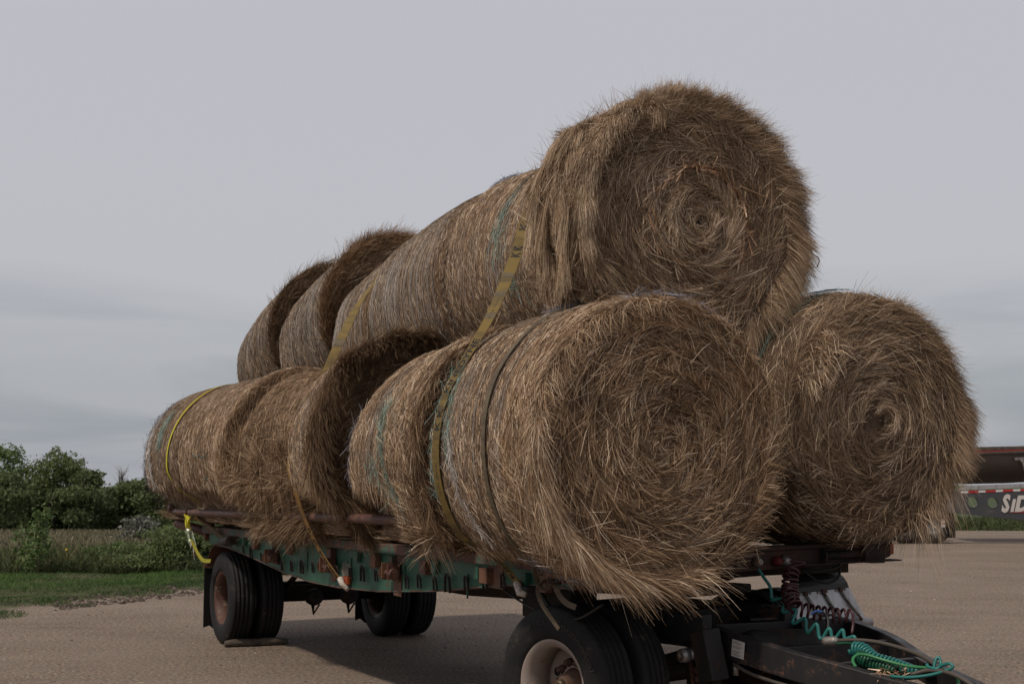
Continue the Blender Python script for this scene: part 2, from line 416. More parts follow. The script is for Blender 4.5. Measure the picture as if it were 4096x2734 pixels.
soil = t.ramp(t.noise(v, 6, 5, .7), [(.35, (.04, .032, .022)), (.65, (.085, .09, .04))])
fieldc = t.ramp(t.noise(v, .5, 6, .7), [(.3, (.07, .07, .035)), (.5, (.14, .11, .065)), (.7, (.19, .15, .10))])
soil = t.mix(t.ramp(dpn, [(.30, 0.), (.42, 1.)]), soil, fieldc)
soil = t.mix(t.ramp(dpn, [(.93, 0.), (1., 1.)]), soil, (.045, .06, .025))
edge = t.math('ADD', sdn, t.math('MULTIPLY', t.math('SUBTRACT', t.noise(v, 1.3, 5, .65), .5), 2.2))
setc(t, b, t.mix(t.ramp(edge, [(.0, 0.), (.35, 1.)]), grav, soil))
bump(t, b, gk, .55, .02)
GROUND = m
g = np_mesh('ground', np.stack([GX, GY, GZ], -1).reshape(-1, 3), F, GROUND, smooth=True)
a = g.data.attributes.new('field_dist', 'FLOAT', 'POINT'); a.data.foreach_set('value', np.clip(SD, -50, 50).astype(np.float32).ravel())
a = g.data.attributes.new('far', 'FLOAT', 'POINT'); a.data.foreach_set('value', np.clip(depth_of(GX, GY)/100, 0, 1).astype(np.float32).ravel())
g['kind'] = 'structure'

def wedge_pts(n, d0, d1, p0, p1):
    """random ground spots between two distances and two bearings of the view (pixel columns of a 1024 frame)."""
    d = np.sqrt(rng.uniform(d0*d0, d1*d1, n)); tt = (rng.uniform(p0, p1, n)-512)/1402.4
    X = CAM[0]+d*(DV[0]+RV[0]*tt); Y = CAM[1]+d*(DV[1]+RV[1]*tt)
    return X, Y, d
def blades(name, X, Y, L, W, mat, lean=.35, segs=1, tip=.15, tone=None, parent=None, kind='stuff', drop=.02):
    n = len(X); Z = ground_z(X, Y)-drop
    D = unit(np.stack([rng.normal(0, lean, n), rng.normal(0, lean, n), np.ones(n)], 1))
    bend = np.stack([rng.normal(0, .3, n), rng.normal(0, .3, n), -rng.uniform(0, .35, n)], 1)
    r = rng.uniform(0, 1, n) if tone is None else tone
    return strands(name, [strand_geo(np.stack([X, Y, Z], 1), D, bend, L, W, r, segs, tip)], mat, parent, kind)
# near verge: bright short grass
X, Y, d = wedge_pts(150000, 15.5, 30, -60, 300); s = signed_dist(X, Y)
nz = np.sin(X*.9+Y*.5)*np.sin(Y*1.1-X*.3)+.6*np.sin(X*2.3)*np.sin(Y*2.1)+.4*np.sin(X*5.1+1)*np.sin(Y*4.3)
k = s > .12+.4*rng.random(len(s))-.25*nz
X, Y, s, nz = X[k], Y[k], s[k], nz[k]
tone = np.clip(rng.normal(.48, .2, len(X))+.12*nz+.1*sst(1, 3, s)-.3*(s < .8), 0, 1)
blades('verge_grass', X, Y, rng.uniform(.05, .12, len(X))*(.75+.25*np.clip(nz, -1, 1))*(.6+.4*sst(0, 1.5, s)), rng.uniform(.012, .022, len(X)), GRASSM, .45, 1, .1, tone)
# sparse tufts that spread onto the gravel at the left and a scruffy lip near the wheel
tuf = []
for (cx, cy, rr, n) in [(-4.35, -2.35, .35, 700), (-4.75, -1.75, .4, 900), (-4.2, -2.9, .3, 500), (-7.6, 1.0, .35, 700), (-8.3, 1.9, .4, 900), (-7.2, .6, .25, 350), (-6.2, -.8, .3, 400), (-9.0, 2.6, .35, 600), (-5.6, -.5, .15, 120)]:
    ang = rng.uniform(0, 6.28, n); q = rr*np.sqrt(rng.random(n)); tuf.append(np.stack([cx+q*np.cos(ang)*1.7, cy+q*np.sin(ang)*.9], 1))
tuf = np.concatenate(tuf)
blades('verge_tuft', tuf[:, 0], tuf[:, 1], rng.uniform(.04, .11, len(tuf)), np.full(len(tuf), .012), GRASSM, .6, 1, .1, np.clip(rng.normal(.4, .2, len(tuf)), 0, 1))
# taller weeds behind
X, Y, d = wedge_pts(34000, 27.3, 33, -60, 330)
nz = np.sin(X*.8+1)*np.sin(Y*.9)+.5*np.sin(X*2.7)*np.sin(Y*2.2)
tone = np.clip(rng.normal(.45, .24, len(X))+.15*nz, 0, 1)
blades('roadside_weeds', X, Y, rng.uniform(.15, .5, len(X))*(1+.35*nz), rng.uniform(.018, .04, len(X)), WEEDM, .35, 2, .2, tone)
X, Y, d = wedge_pts(40000, 42, 98, -60, 345)
blades('dry_field_grass', X, Y, rng.uniform(.15, .45, len(X)), rng.uniform(.04, .09, len(X)), DRYM, .4, 1, .2)
# right-hand verge behind the dump trailer
X, Y, d = wedge_pts(17000, 51.5, 60, 930, 1100)
nz = np.sin(X*.7)*np.sin(Y*.8)
blades('far_verge_weeds', X, Y, rng.uniform(.3, .95, len(X))*(.8+.3*nz)*sst(50.5, 55, d), rng.uniform(.04, .08, len(X)), WEEDM, .35, 2, .2, np.clip(rng.normal(.33, .2, len(X)), 0, 1))
# loose stones on the lot
n = 5200; X, Y, d = wedge_pts(n, 6, 30, -40, 1060); k = signed_dist(X, Y) < -.1; X, Y = X[k], Y[k]; n = len(X)
cube = np.array([(1, 0, 0), (-1, 0, 0), (0, 1, 0), (0, -1, 0), (0, 0, 1), (0, 0, -1)], float)
tri = np.array([(0, 2, 4), (2, 1, 4), (1, 3, 4), (3, 0, 4), (2, 0, 5), (1, 2, 5), (3, 1, 5), (0, 3, 5)])
sz = rng.uniform(.004, .013, n)**1.0; sz[rng.random(n) < .03] *= 1.8
V = (cube[None]*rng.uniform(.6, 1.3, (n, 6, 1))*sz[:, None, None]); V[:, :, 2] *= .6
V += np.stack([X, Y, sz*.2], 1)[:, None, :]
Fs = (tri[None]+(np.arange(n)*6)[:, None, None]).reshape(-1, 3)
STONEM = strand_mat('stone', [(0, (.07, .06, .055)), (.6, (.2, .17, .15)), (1, (.42, .39, .36))], .9, 0., .1)
o = np_mesh('loose_gravel', V.reshape(-1, 3), Fs, STONEM, None, np.repeat(rng.random(n)**1.5, 8)); o['kind'] = 'stuff'
X, Y, d = wedge_pts(260, 6, 13, 100, 900); k = (signed_dist(X, Y) < -.2); X, Y = X[k], Y[k]; n = len(X)
a = rng.uniform(0, 6.28, n)
strands('fallen_straw', [strand_geo(np.stack([X, Y, np.full(n, .008)], 1), np.stack([np.cos(a), np.sin(a), np.zeros(n)], 1), rng.normal(0, .1, (n, 3))*[1, 1, 0], rng.uniform(.03, .14, n), np.full(n, .004), rng.random(n), 1)], HAY, None)

# scattered dark clods and weeds where the verge meets the lot
n = 420; X, Y, d = wedge_pts(2600, 17, 24, 60, 215); s_ = signed_dist(X, Y); k = (s_ > -.7) & (s_ < .5); X, Y = X[k][:n], Y[k][:n]; n = len(X)
sz = rng.uniform(.015, .05, n); V = cube[None]*rng.uniform(.6, 1.3, (n, 6, 1))*sz[:, None, None]; V[:, :, 2] *= .6; V += np.stack([X, Y, ground_z(X, Y)+sz*.1], 1)[:, None, :]
CLOD = strand_mat('soil_clod', [(0, (.03, .024, .018)), (.6, (.07, .055, .042)), (1, (.12, .095, .075))], .95, 0., .2)
o = np_mesh('soil_clods', V.reshape(-1, 3), (tri[None]+(np.arange(n)*6)[:, None, None]).reshape(-1, 3), CLOD, None, np.repeat(rng.random(n), 8)); o['kind'] = 'stuff'

# ------------------------------------------------------------------ trees and shrubs
BARK = paint_mat('bark', (.05, .04, .032), (.09, .075, .06), .4, .9, 10)
BARKG = paint_mat('dead_grey_bark', (.16, .14, .13), (.24, .22, .2), .4, .9, 10)
STEMY = paint_mat('pale_stem', (.22, .19, .10), (.15, .15, .07), .4, .8, 10)
TL0 = np.array([-95.4, 9.2]); TLD = np.array([.453, .891]); TLN = np.array([-.891, .453])
def tree_pt(s, back=0): q = TL0+TLD*s+TLN*back; return q[0], q[1], float(ground_z(np.array(q[0]), np.array(q[1])))
def leaf_cloud(cs, n, size, clump):
    """cs: list of (centre, radii); leaves gathered in clumps in the volume."""
    P = []; 
    for c, r in cs:
        m_ = max(6, int(n/len(cs)/clump))
        q = unit(rng.normal(size=(m_, 3)))*(rng.uniform(.25, 1, (m_, 1))**.5)*np.array(r)+np.array(c)
        P.append(np.repeat(q, clump, 0)+rng.normal(0, 1, (m_*clump, 3))*np.array(r)*.17)
    return np.concatenate(P)
def leaf_mesh(name, P, size, mat, parent, droop=.3):
    n = len(P); D = unit(rng.normal(size=(n, 3))-np.array([0, 0, droop])); L = rng.uniform(.7, 1.4, n)*size
    z = P[:, 2]; tone = np.clip(rng.normal(.5, .22, n), 0, 1)
    V, F, r = strand_geo(P, D, np.zeros((n, 3)), L, L*.75, tone, 1, .6)
    return np_mesh(name, V, F, mat, parent, r)
def tree(name, s, back, h, w, mat, label, n=1700, open_=0., dead=False, low=.12, size=.2):
    x, y, z0 = tree_pt(s, back); root = empty(name, (x, y, z0), label, 'tree', 'trees in the far treeline')
    tr = MB(); top = np.array([x+rng.normal(0, .15), y+rng.normal(0, .15), z0+h*.8]); base = np.array([x, y, z0-.1])
    mid = (base+top)/2+rng.normal(0, .12, 3)
    tr.tube([base, mid, top], [.035*h*.5, .02*h*.5, .008*h*.5], 7)
    ends = []
    for i in range(9 if not dead else 16):
        f = rng.uniform(.25, .95); st = base+(top-base)*f
        a = rng.uniform(0, 6.28); ln = w*rng.uniform(.3, .6)*(1.2-f*.4)
        ln *= 1. if dead else .6; e = st+np.array([math.cos(a)*ln*(.5 if dead else 1), math.sin(a)*ln*(.5 if dead else 1), ln*rng.uniform(.6, 1.3)*(2.6 if dead else 1)])
        tr.tube([st, (st+e)/2+rng.normal(0, .08, 3), e], [.055, .035, .014] if not dead else [.045, .03, .012], 5); ends.append(e)
        if dead:
            for _ in range(6):
                g0 = st+(e-st)*rng.uniform(.4, .9); e2 = g0+np.array([rng.normal(0, .3), rng.normal(0, .3), rng.uniform(.4, 1.)])
                tr.tube([g0, e2], [.018, .007], 4)
    tr.build('trunk', BARKG if dead else BARK, root)
    if dead: return root
    cs = []
    nb = 15 if open_ < .7 else 9
    for i in range(nb):
        f = rng.uniform(low, .93); rr = w*.5*math.sin(math.pi*min(.95, max(.1, (f-low*.5)*.9+.12)))**.6
        a = rng.uniform(0, 6.28); cs.append(((x+math.cos(a)*rr*.6, y+math.sin(a)*rr*.6, z0+h*f), (rr*.62, rr*.62, h*.13*(1-open_*.35))))
    cs.append(((x, y, z0+h*.88), (w*.2, w*.2, h*.11))); cs.append(((x, y, z0+h*.5), (w*.36, w*.36, h*.28)))
    leaf_mesh('crown', leaf_cloud(cs, int(n*2.3), size, 9), size*.85, mat, root)
    return root
# (place along the line, distance behind it, height, width, material, label, leaves, openness)
for a_ in [(-4.5, 3, 5.8, 4.6, LEAF, 'large tree cut by the left edge of the photo, beside the tallest airy tree', 1900, .2),
           (.8, 0, 6.4, 4.4, LEAFL, 'tallest airy tree at the far left with sky showing through its crown', 1500, .9),
           (4.6, -1, 6.0, 3.8, LEAF, 'second tall tree from the left edge with a rounded upper crown', 1900, .6),
           (1.6, -5, 4.2, 5.6, LEAFD, 'dark broad tree standing in front of the two tallest trees', 3600, 0),
           (7.2, -3, 4.3, 4.0, LEAFD, 'dark tree right of the tall pair, sloping down to the dip in the treeline', 2400, .2),
           (9.6, 1, 3.5, 3.6, LEAF, 'low green tree beneath the thin bare twigs in the dip of the treeline', 2000, .1),
           (12.0, -1, 3.9, 3.8, LEAFD, 'rounded dark green tree left of the big dead tree', 2300, .1),
           (15.2, 1, 4.1, 3.4, LEAF, 'green tree growing round the foot of the big dead tree', 2200, .3),
           (18.0, -1, 4.5, 4.2, LEAFD, 'dense dark tree midway between the dead tree and the bales', 2500, .1),
           (20.6, -4, 3.5, 3.8, LEAFL, 'yellowish green tree in front of the darker ones near the bales', 1900, .2),
           (22.6, 1, 4.5, 3.6, LEAF, 'tall green tree just left of the rearmost bale', 2200, .3),
           (25.4, 0, 5.0, 4.0, LEAFD, 'dark tree whose crown is half hidden by the rearmost bale', 2300, .2),
           (3.2, 6, 4.6, 5.4, LEAF, 'broad tree standing behind the two tallest airy trees', 3000, 0),
           (10.6, 6, 4.4, 5.4, LEAFD, 'broad dark tree in the second row behind the dip of the treeline', 3000, 0),
           (16.6, 6, 4.4, 5.4, LEAFD, 'broad tree in the second row just right of the big dead tree', 3000, 0),
           (23.0, 7, 4.8, 5.2, LEAF, 'broad tree in the second row above the silvery shrub', 3000, 0),
           (29.0, 0, 4.6, 4.4, LEAF, 'tree seen only below and behind the rearmost bale', 2000, .1)]:
    s_, bk, h_, w_, m_, lb, n_, op = a_
    tree('broadleaf_tree', s_, bk, h_, w_, m_, lb, n_, op, False, .5 if op > .5 else .1, .17 if op > .5 else .2)
tree('dead_tree', 13.6, 2.5, 6.0, 1.9, None, 'large dead tree with a fan of bare grey branches above the treeline', dead=True)
tree('dead_tree', 8.6, 2.5, 4.7, 1.1, None, 'thin dead tree whose bare twigs stand in the dip of the treeline', dead=True)
tree('dead_tree', 17.6, 2.5, 5.3, 1.2, None, 'smaller dead tree poking up to the right of the big dead one', dead=True)
# undergrowth mass at the foot of the line
P = []
for i in range(130):
    s_ = rng.uniform(-9, 32); x, y, z0 = tree_pt(s_, rng.uniform(0, 6)); P.append(((x, y, z0+rng.uniform(.3, 2.6)), (1.5, 1.5, .9)))
o = leaf_mesh('undergrowth', leaf_cloud(P, 42000, .2, 9), .22, LEAFD, None); o['kind'] = 'stuff'

def spot(x, y): return np.array([x, y, float(ground_z(np.array(x), np.array(y)))])
def shrub(name, base, h, w, mat, label, n, size, cat='shrub', group=None, stems=6, stemmat=None):
    root = empty(name, tuple(base), label, cat, group); m = MB()
    for i in range(stems):
        a = rng.uniform(0, 6.28); e = base+np.array([math.cos(a)*w*.3*rng.random(), math.sin(a)*w*.3*rng.random(), h*rng.uniform(.6, .9)])
        m.tube([base-[0, 0, .05], (base+e)/2+rng.normal(0, .03, 3), e], [.014, .01, .005], 5)
    m.build('stem', stemmat or BARK, root)
    cs = [((base[0]+rng.normal(0, w*.2), base[1]+rng.normal(0, w*.2), base[2]+h*f), (w*.3, w*.3, h*.2)) for f in np.linspace(.15, .85, 8)]
    leaf_mesh('foliage', leaf_cloud(cs, n, size, 7), size, mat, root); return root
shrub('sapling_tree', spot(-12.57, -0.09), 1.28, .62, LEAFL, 'young pale sapling tree rising out of the roadside weeds at the left', 1000, .055, 'sapling', None, 3, STEMY)
shrub('sapling_tree', spot(-13.29, -0.19), .95, .55, LEAFL, 'shorter leafy sapling leaning left beside the young pale sapling', 600, .05, 'sapling', None, 2, STEMY)
shrub('weed_bush', spot(-12.35, 2.10), .62, 1.5, LEAF, 'low dark weed bush in the verge left of the tallest weed bush', 3800, .045, 'bush', 'bushes in the verge')
shrub('weed_bush', spot(-12.71, 2.73), .98, 1.8, LEAF, 'tallest weed bush in the verge, close behind the rear of the trailer', 5500, .045, 'bush', 'bushes in the verge')
shrub('weed_bush', spot(-13.73, 1.60), .5, 1.4, LEAFL, 'broad low weed bush in the middle of the verge', 2600, .042, 'bush', 'bushes in the verge')
shrub('weed_bush', spot(-12.65, 3.29), 1.0, 1.7, LEAFD, 'dark weed bush showing between the bale end and the mud flap', 4200, .05, 'bush', 'bushes in the verge')
shrub('silver_shrub', spot(-47.09, 9.24), 1.15, 1.9, LEAFS, 'silvery grey shrub in the dry field before the trees', 1200, .12, 'shrub')
o = MB().box(spot(-14.84, 0.31)+[0, 0, .33], (.04, .04, .75)).build('fence_post', RUSTED, None, .004); tag(o, 'thin rusty fence post among the weeds right of the sapling', 'post')
rt = empty('sunflower_plant', tuple(spot(-12.95, 0.50)), 'single yellow flower on a stalk in the roadside weeds', 'flower')
pb = spot(-12.95, 0.50); MB().tube([pb, pb+[.02, 0, .45]], [.008, .005], 6).build('stem', STEMY, rt)
YEL = plain('yellow_petal', (.5, .32, .02), .6)
MB().cyl(pb+[.02, 0, .44], pb+[.04, -.02, .45], .022, 10).build('flower_head', YEL, rt)

# ------------------------------------------------------------------ hay bales
def wob(th, x, seed, amp=1., freq=1.):
    r = np.random.default_rng(seed); o = 0
    for i in range(9):
        k = r.integers(1, 12); l = r.uniform(-6, 6)*freq; o = o+np.sin(k*th+l*x+r.uniform(0, 6.28))/(1+.25*k)
    return amp*o/3.
def rest(P, clampx=7.9, rail=True):
    """bales settle on the deck and against the side rail."""
    P = P.copy(); x, y, z = P[..., 0], P[..., 1], P[..., 2]
    k = sst(clampx+.25, clampx-.05, x); zz = np.maximum(z, 1.35+.0*z); P[..., 2] = z*(1-k)+zz*k
    if rail:
        kr = sst(6.3, 5.8, x)*sst(1.78, 1.55, P[..., 2]); lim = -.20
        P[..., 1] = np.where(y < lim, y*(1-kr)+lim*kr, y)
    return P
class Bale:
    def __init__(s, label, x0, x1, yc, zc, R, seed, prof=None, lump=.02, bulge=.05, hay=HAY, body=BODY, rail=True, low=True, group='round hay bales stacked on the flatbed trailer', sq=1., dz=0., dy=0.):
        s.dz, s.dy = dz, dy
        s.x0, s.x1, s.yc, s.zc, s.R, s.seed, s.lump, s.bulge, s.hay, s.low, s.rail, s.sq = x0, x1, yc, zc, R, seed, lump, bulge, hay, low, rail, sq
        s.prof = prof or [(0, .93), (.06, .985), (.5, 1.), (.94, .985), (1, .93)]
        s.root = empty('hay_bale', ((x0+x1)/2, yc, zc-R), label, 'hay bale', group)
        nt, nx = 128, 36
        th = np.linspace(0, 2*np.pi, nt, endpoint=False); u = np.linspace(0, 1, nx)
        rings = [s.surf(th, np.full(nt, uu)) for uu in u]
        V = [r for r in rings]; 
        for rho in (.93, .82, .68, .52, .36, .2, .08):        # front end, wound in rings
            V.append(s.face(th, np.full(nt, rho)))
        Vb = [s.face(th, np.full(nt, rho), back=True) for rho in (.93, .6, .25)]
        allr = Vb[::-1]+V; G = np.concatenate(allr); m = len(allr)
        i = np.arange(m-1)[:, None]*nt; j = np.arange(nt)[None]; jn = (j+1) % nt
        F = np.stack([i+j, i+jn, i+nt+jn, i+nt+j], -1).reshape(-1, 4)
        c0 = len(G); cen = s.face(np.zeros(1), np.zeros(1)); G = np.concatenate([G, cen])
        tr_ = [((m-1)*nt+a, (m-1)*nt+(a+1) % nt, c0, c0) for a in range(nt)]
        me_o = np_mesh('packed_hay', G, F, body, s.root, smooth=True)
        np_mesh('core', G, np.array([t_[:3] for t_ in tr_]), body, s.root, smooth=True)
    def rad(s, th, u):
        px_, pr = zip(*s.prof); x = s.x0+(s.x1-s.x0)*u
        return s.R*np.interp(u, px_, pr)+wob(th, x, s.seed, s.lump)
    def surf(s, th, u, off=0.):
        r = s.rad(th, u)+off; x = s.x0+(s.x1-s.x0)*u
        P = np.stack([x+.015*np.sin(3*th+s.seed), s.yc+s.dy*(1-u)-r*np.cos(th)*s.sq, s.zc+s.dz*(1-u)+r*np.sin(th)], -1)
        return rest(P, rail=s.rail) if s.low else P
    def face(s, th, rho, back=False, off=0.):
        u = 0. if back else 1.; r = s.rad(th, np.full(th.shape, u))*rho
        bul = s.bulge*(1-rho**2)+.018*np.sin(2*np.pi*(rho*5.5)-th)*(rho > .05)+wob(th, rho*3, s.seed+5, .012)*rho
        if getattr(s, 'dish', None): bul = bul+s.dish(th, rho)
        x = (s.x0-bul-off) if back else (s.x1+bul+off)
        P = np.stack([x+0*th, s.yc+s.dy*(1-u)-r*np.cos(th)*s.sq, s.zc+s.dz*(1-u)+r*np.sin(th)], -1)
        return rest(P, rail=s.rail) if s.low else P
    def radial(s, th): return np.stack([0*th, -np.cos(th), np.sin(th)], -1)
    def tang(s, th): return np.stack([0*th, np.sin(th), np.cos(th)], -1)
    # short straw pressed round the side
    def side(s, n, th0=-70, th1=115, u0=0., u1=1., L=(.05, .13), W=(.004, .0065), lift=.1, spread=.45, grav=0., hay=None, axial=0., tone=.5, off=0., segs=1, name='side_straw'):
        th = np.radians(rng.uniform(th0, th1, n)); u = rng.uniform(u0, u1, n)
        P = s.surf(th, u, off+rng.uniform(-.008, .006, n)); sg = rng.choice([-1, 1], n)[:, None]
        x = s.x0+(s.x1-s.x0)*u; cl = wob(th*2, x*3, s.seed+9, 1.)
        D = unit(s.tang(th)*sg+np.array([1., 0, 0])*(rng.normal(axial, spread, n)+.2*cl)[:, None]+s.radial(th)*np.abs(rng.normal(0, lift, n))[:, None]-np.array([0, 0, grav])*rng.uniform(.4, 1, n)[:, None])
        lowm = (P[:, 2] < 1.50) & (x < 6.9) & (grav < 1) & s.low; D[lowm, 2] = np.abs(D[lowm, 2])*.3; t_ = np.clip(rng.normal(tone, .33, n)+.17*cl, 0, 1); Ls = rng.uniform(*L, n); Ws = rng.uniform(*W, n)
        bend = -s.radial(th)*.15*rng.random((n, 1))-np.array([0, 0, .12*(1+grav)])*rng.random((n, 1))*(~lowm[:, None])
        return strand_geo(P, D, bend, Ls, Ws, t_, segs)
    # a lock of straw that hangs together, drooping forwards over the edge
    def lock(s, n, a0, u0, L0):
        th = np.radians(a0+rng.normal(0, 2.2, n)); u = np.clip(u0+rng.normal(0, .025, n), 0, 1); P = s.surf(th, u, .01)
        d0 = unit((-s.tang(th[:1])*rng.uniform(.3, .9)+np.array([[1., 0, 0]])*rng.uniform(.2, 1.)+s.radial(th[:1])*rng.uniform(.15, .5)+rng.normal(0, .2, (1, 3))))
        D = unit(d0+rng.normal(0, .09, (n, 3))); t_ = np.clip(rng.normal(rng.uniform(.45, .8), .15, n), 0, 1)
        return strand_geo(P, D, np.tile([[0, 0, -rng.uniform(.3, .9)]], (n, 1)), rng.uniform(.6, 1.1, n)*L0, np.full(n, .0036), t_, 3)
    # straw wound in a spiral on the front end
    def spiral(s, n, rho0=.03, rho1=.97, L=(.1, .28), W=(.004, .0065), lift=.12, out=.08, spread=.22, tone=.45, direction=1, grav=.06, th0=0, th1=360, off=.004):
        rho = np.sqrt(rng.uniform(rho0**2, rho1**2, n)); th = np.radians(rng.uniform(th0, th1, n))
        P = s.face(th, rho, off=off+rng.uniform(-.012, .008, n)); cl = wob(th, rho*6, s.seed+3, 1.)
        wild = (rng.random(n) < .16)
        if getattr(s, 'hole', None):
            hy, hz, hr = s.hole; dd = np.hypot(rho*np.cos(th)-hy, rho*np.sin(th)-hz); off_ = dd < hr; rho = np.where(off_, rng.uniform(.25, .9, n), rho); P = s.face(th, rho, off=off+rng.uniform(-.012, .008, n))
        c2 = wob(th*4+1, rho*17, s.seed+8, 1.)
        D = unit(s.tang(th)*direction+s.radial(th)*(rng.normal(out, spread*1.35, n)*(1+2.5*wild)+.3*cl+.3*c2)[:, None]+np.array([1., 0, 0])*(np.abs(rng.normal(0, lift, n))+.05*np.maximum(cl, 0))[:, None])
        Ls = rng.uniform(*L, n)*np.clip(.35+rho*1.3, .35, 1); curl = -s.radial(th)*(Ls/np.maximum(rho*s.R, .12)*.45)[:, None]+rng.normal(0, .13, (n, 3))
        t_ = np.clip(rng.normal(tone, .31, n)+.15*cl+.17*c2+.10*np.sin(rho*31-th*direction+cl*2)+.12*wild, 0, 1)
        return strand_geo(P, D, curl-np.array([0, 0, grav]), Ls, rng.uniform(*W, n), t_, 2)
    # straw standing off the front rim
    def fringe(s, n, th0=0, th1=360, L=(.08, .25), W=(.004, .006), fx=.6, fr=.5, ft=.5, grav=.3, rho=(.86, 1.02), tone=.5, spread=.3, direction=1, off=0., uu=None):
        th = np.radians(rng.uniform(th0, th1, n)); r_ = rng.uniform(*rho, n); cl = wob(th*3, r_*2, s.seed+21, 1.)
        P = s.face(th, r_, off=off)
        if uu is not None: P = s.surf(th, rng.uniform(*uu, n))
        D = unit(np.array([1., 0, 0])*fx+s.radial(th)*(fr+.35*cl)[:, None]+s.tang(th)*direction*(ft+.3*cl)[:, None]+rng.normal(0, spread, (n, 3)))
        t_ = np.clip(rng.normal(tone, .2, n)+.15*cl, 0, 1)
        return strand_geo(P, D, -np.array([0, 0, 1.])*grav*rng.uniform(.3, 1.2, (n, 1)), rng.uniform(*L, n), rng.uniform(*W, n), t_, 2, .2)
    # threads of the wrap net
    def net(s, n, th0=-70, th1=120, u0=.02, u1=.98, W=.0022, mat=NETW, zig=.006, off=.006, name='net_wrap', tone=(0, 1), cov=1.):
        Vs, Fs, Rs = [], [], []; base = 0
        for i in range(n):
            a0 = rng.uniform(th0, th1-20) if cov < 1 else th0+rng.uniform(0, 15); a1 = a0+rng.uniform(25, 70) if cov < 1 else th1-rng.uniform(0, 15); a1 = min(a1, th1)
            m = max(6, int((a1-a0)/2.6)); th = np.radians(np.linspace(a0, a1, m)); uc = rng.uniform(u0, u1)
            u = uc+np.cumsum(rng.normal(0, .0018, m))+zig*np.where(np.arange(m) % 2, 1, -1)*rng.uniform(.3, 1); u = np.clip(u, 0, 1)
            P = s.surf(th, u, off+rng.uniform(-.003, .004)); w = W*rng.uniform(.6, 1.4)
            V = np.empty((2*m, 3)); V[0::2] = P-[w/2, 0, 0]; V[1::2] = P+[w/2, 0, 0]+s.radial(th)*.0008
            k = np.arange(m-1)*2+base; Fs.append(np.stack([k, k+1, k+3, k+2], 1)); Vs.append(V)
            Rs.append(np.clip(rng.uniform(*tone)+rng.normal(0, .15, m-1), 0, 1)); base += 2*m
        o = np_mesh(name, np.concatenate(Vs), np.concatenate(Fs), mat, s.root, np.concatenate(Rs)); o['kind'] = 'stuff'; return o
    # a torn tangle of net
    def tangle(s, n, path, width, mat, name='torn_net', L=(.04, .12), W=.0025):
        pth = np.array(path, float); k = rng.uniform(0, len(pth)-1.001, n); i = k.astype(int); f = (k-i)[:, None]
        q = pth[i]*(1-f)+pth[i+1]*f; th = np.radians(q[:, 0]+rng.normal(0, 1.2, n)); u = np.clip(q[:, 1]+rng.normal(0, 1, n)*width*(q[:, 2] if pth.shape[1] > 2 else 1), 0, 1)
        P = s.surf(th, u, .014+rng.uniform(0, .012, n)); D = unit(s.tang(th)*rng.choice([-1, 1], n)[:, None]+rng.normal(0, .35, (n, 3))*[1.2, .5, .5])
        V, F, r = strand_geo(P, D, rng.normal(0, .25, (n, 3)), rng.uniform(*L, n), np.full(n, W), rng.random(n), 3, .9)
        o = np_mesh(name, V, F, mat, s.root, r); o['kind'] = 'stuff'; return o
    def straw(s, parts, hay=None, name='loose_straw'): return strands(name, parts, hay or s.hay, s.root)

YN, ZN, YR, ZR, YT, ZT = .30, 2.06, 2.12, 2.17, 1.15, 3.56
LN = 'near lower row'
# --- near lower row, front to rear
END = [(0, .86), (.035, .94), (.09, .985), (.5, 1.0), (.91, .985), (.965, .94), (1, .86)]
def hangers(S, n, th0, th1, u0, u1, L=(.1, .25), tone=.55, W=(.0028, .0042), off=.0, g=1.6): return S.side(n, th0, th1, u0, u1, L, W, .12, .3, g, tone=tone, segs=3, off=off)
N1 = Bale('front bale of the near lower row, held by a gold strap and a brown strap', 6.98, 8.55, YN-.015, ZN-.04, .885, 1,
          [(0, .76), (.06, .90), (.12, .97), (.2, 1.0), (.6, 1.0), (.9, 1.01), (1, .985)], .018, .05, HAY)
N1.straw([N1.side(34000, -62, 118, 0, 1, (.04, .12), (.003, .0048), tone=.66, lift=.06), N1.side(5000, -62, 100, .8, 1, (.08, .2), (.003, .0045), .15, .4, .3, tone=.66, segs=2), N1.side(2600, -60, 100, 0, .08, (.06, .16), (.003, .0045), .2, .5, .4, tone=.35, segs=2)], name='side_straw')
N1.straw([N1.spiral(33000, .02, .99, (.08, .26), (.0026, .0042), tone=.46, lift=.05, out=-.02, spread=.25, direction=-1, grav=.03),
          N1.spiral(6500, .02, .55, (.07, .17), (.003, .0045), tone=.56, lift=.16, spread=.8, direction=-1, grav=.1),
          N1.spiral(900, .2, 1., (.1, .24), (.003, .0042), tone=.75, lift=.3, spread=1., direction=-1, grav=.1),
          N1.fringe(1800, 0, 95, (.06, .16), (.003, .0042), fx=.3, fr=-.05, ft=-.3, grav=.6, rho=(.93, 1.), tone=.66),
          N1.fringe(2400, -72, 12, (.10, .24), (.003, .0044), fx=.22, fr=.02, ft=-.85, grav=.3, rho=(.9, 1.01), tone=.72, spread=.16),
          N1.fringe(1500, -100, -58, (.06, .17), (.003, .0044), fx=.2, fr=-.04, ft=-.85, grav=.15, rho=(.70, .96), tone=.55, spread=.2),
          N1.fringe(260, -108, -62, (.16, .34), (.003, .0042), fx=.3, fr=.2, ft=-.8, grav=.25, rho=(.88, .96), tone=.72, spread=.2),
          N1.fringe(900, 185, 232, (.05, .15), (.003, .0042), fx=.25, fr=.1, ft=-.5, grav=.3, tone=.5),
          N1.fringe(900, 95, 180, (.04, .10), (.003, .004), fx=.2, fr=.15, ft=.5, grav=.3, tone=.6)], HAY, 'end_straw')
